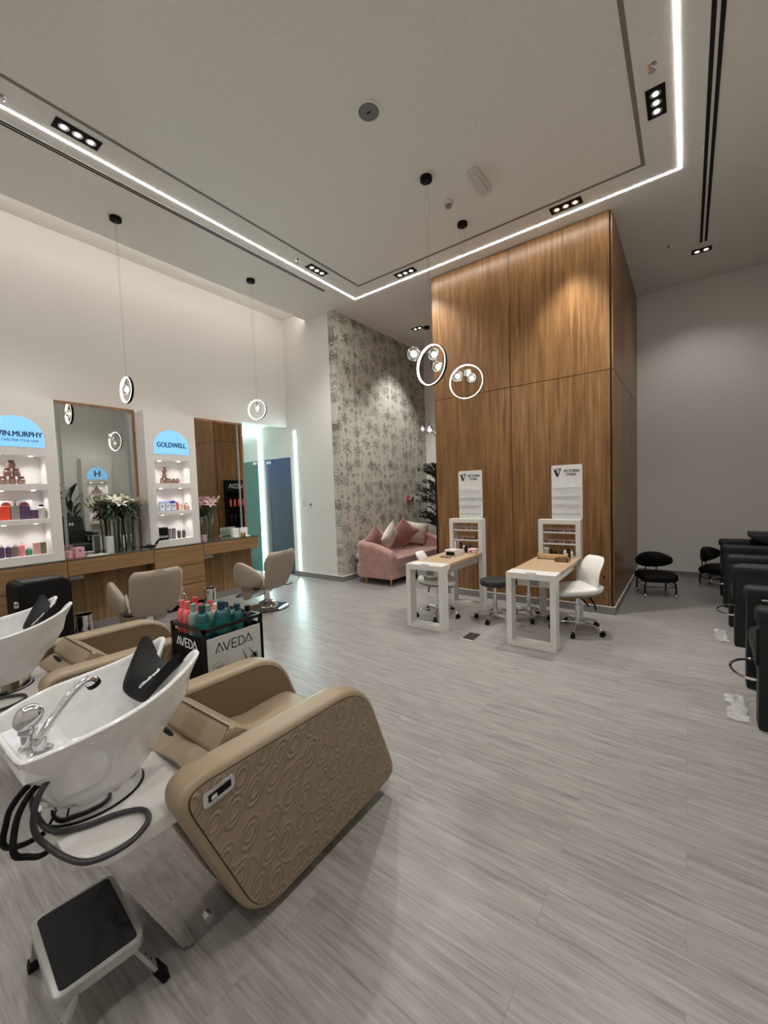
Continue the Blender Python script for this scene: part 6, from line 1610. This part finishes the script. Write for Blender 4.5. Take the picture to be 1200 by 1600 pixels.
# ------------------------------------------------------------------ pedicure chairs
def pedicure_chair():
    """local origin at the near front corner on the floor; the sitter faces -x, width along +y (0.82)"""
    t = thing('pedicure_chair', '', 'pedicure chair', (0, 0, 0)); W = 0.80; D = 0.86; th = 0.13
    for y0 in (0.0, W - th):
        prof = rpoly([(0.0, 0.0), (0.10, 0.0), (0.14, 0.03), (D, 0.03), (D, 0.80), (0.0, 0.80)], [0.01, 0.01, 0.01, 0.03, 0.06, 0.045], 6)
        prof = rpoly([(0.02, 0.0), (D, 0.0), (D, 0.74), (0.02, 0.74)], [0.02, 0.03, 0.05, 0.02], 6)
        b = MB(); b.prism(prof, 'y', y0 + 0.008, y0 + th - 0.008, 0.008, 2); ar = b.build('arm_panel', M['pedi_front'], t, ang=30)
        b = MB(); b.box(0.0, D, y0, y0 + th, 0.70, 0.805, 0.035, 4); b.build('arm_pad', M['pedi'], ar)
        b = MB(); b.box(0.10, D - 0.1, y0 + th - 0.004, y0 + th + 0.004, 0.705, 0.715) if y0 == 0.0 else b.box(0.10, D - 0.1, y0 - 0.004, y0 + 0.004, 0.705, 0.715); b.build('white_strip', M['white_trim'], ar, smooth=False)
    # control recess on the front edge of the near arm
    b = MB(); b.box(0.005, 0.022, 0.02, 0.035, 0.42, 0.66, 0.003); b.build('control_strip', M['deepblack'], t)
    b = MB(); b.tube([(0.35 + 0.055 * math.cos(a * PI / 10), W - th - 0.0, 0.62 + 0.055 * math.sin(a * PI / 10)) for a in range(20)], 0.008, 6, True); b.build('cup_ring', M['white_trim'], t)
    b = MB(); b.box(0.02, D - 0.05, th + 0.005, W - th - 0.005, 0.36, 0.52, 0.05, 4); b.build('seat_cushion', M['pedi'], t)
    b = MB(); b.prism(rpoly([(0.02, 0.44), (0.12, 0.44), (0.20, 0.12), (0.08, 0.12)], [0.05, 0.02, 0.03, 0.03]), 'y', th + 0.01, W - th - 0.01, 0.02, 3); b.build('leg_rest', M['pedi'], t)
    b = MB(); b.prism(rpoly([(0.64, 0.48), (0.84, 0.48), (0.90, 1.18), (0.78, 1.22), (0.68, 0.85)], [0.03, 0.03, 0.06, 0.06, 0.2], 6), 'y', th - 0.02, W - th + 0.02, 0.04, 4); bk = b.build('backrest', M['pedi'], t)
    b = MB(); b.prism(rpoly([(0.725, 1.06), (0.79, 1.02), (0.87, 1.22), (0.79, 1.27)], 0.03), 'y', th + 0.04, W - th - 0.04, 0.025, 3); b.build('headrest', M['pedi'], bk)
    strokes([[0.3, (0.1, 0), (0.1, 1)], [0.3, (0.9, 0), (0.9, 1)], [0.24, (0.2, 0.5), (0.8, 0.5)]], 0.085, 0.08, (0.709, W / 2 + 0.04, 0.99), (0, -1, 0), (0.27, 0, 1), M['whiteink'], bk, 'emblem')
    # foot basin and hoop
    b = MB(); b.prism([(0.10, 0.0), (0.55, 0.0), (0.55, 0.36), (0.20, 0.36)], 'y', th + 0.02, W - th - 0.02, 0.01, 2); b.build('steel_plinth', M['polished'], t)
    b = MB(); b.tube([(0.12, 0.16, 0.29), (0.00, 0.17, 0.27), (-0.07, 0.24, 0.265), (-0.10, 0.38, 0.26), (-0.07, 0.50, 0.265), (0.0, 0.56, 0.27), (0.12, 0.57, 0.29)], 0.009, 8, smooth=5); b.build('foot_hoop', M['chrome'], t)
    # clear plastic liner on the floor
    return t
pc = pedicure_chair(); pc.location = (0.355, 3.50, 0); pc['label'] = 'dark grey pedicure chair nearest the camera at the right edge'; pc['group'] = 'dark grey pedicure chairs'
dup(pc, (0.355, 5.18, 0), None, 'dark grey pedicure chair, second in the row at the right edge')
dup(pc, (0.355, 6.72, 0), None, 'dark grey pedicure chair, third in the row')
t = thing('arm_cushion', 'thick dark cushion lying across the arms of the farthest pedicure chair', 'cushion', (0.9, 7.2, 0.806)); off = t.location
b = MB(); b.prism([(0.66, 0.86), (0.80, 0.807), (0.98, 0.807), (0.98, 0.92), (0.66, 0.92)], 'y', 6.95, 7.48, 0.018, 3); b.build('cushion_pad', M['pedi'], t, off)
def film_mat():
    if 'film' in M: return M['film']
    t_ = NT('crinkled_film'); tr = t_.n('ShaderNodeBsdfTransparent'); g = t_.n('ShaderNodeBsdfPrincipled'); g.inputs['Base Color'].default_value = lin((245, 245, 245)); g.inputs['Roughness'].default_value = 0.12  # white base colour stands in for bright glints on the clear film
    mx = t_.n('ShaderNodeMixShader'); mx.inputs[0].default_value = 0.38; t_.l(tr.outputs[0], mx.inputs[1]); t_.l(g.outputs[0], mx.inputs[2]); t_.l(mx.outputs[0], t_.out.inputs[0])
    M['film'] = t_.m; return t_.m
def liner(x, y, label, seed):
    rnd = random.Random(seed); b = MB(); n = 10; g_ = []
    for i in range(n + 1):
        row = []
        for j in range(4):
            row.append(Vector((x + (j / 3 - 0.5) * 0.10 + rnd.uniform(-0.015, 0.015), y + i / n * 0.42, 0.004 + rnd.uniform(0, 0.022))))
        g_.append(row)
    tp_ = [[b.bm.verts.new(p) for p in r] for r in g_]
    for i in range(n):
        for j in range(3): b.bm.faces.new((tp_[i][j], tp_[i + 1][j], tp_[i + 1][j + 1], tp_[i][j + 1]))
    return tag(b.build('plastic_liner', film_mat(), None, smooth=False), label, 'plastic sheet', 'clear plastic liners on the floor')
liner(0.285, 3.55, 'crinkled clear plastic liner on the floor in front of the nearest pedicure chair', 1)
liner(0.28, 5.25, 'crinkled clear plastic liner on the floor in front of the second pedicure chair', 2)
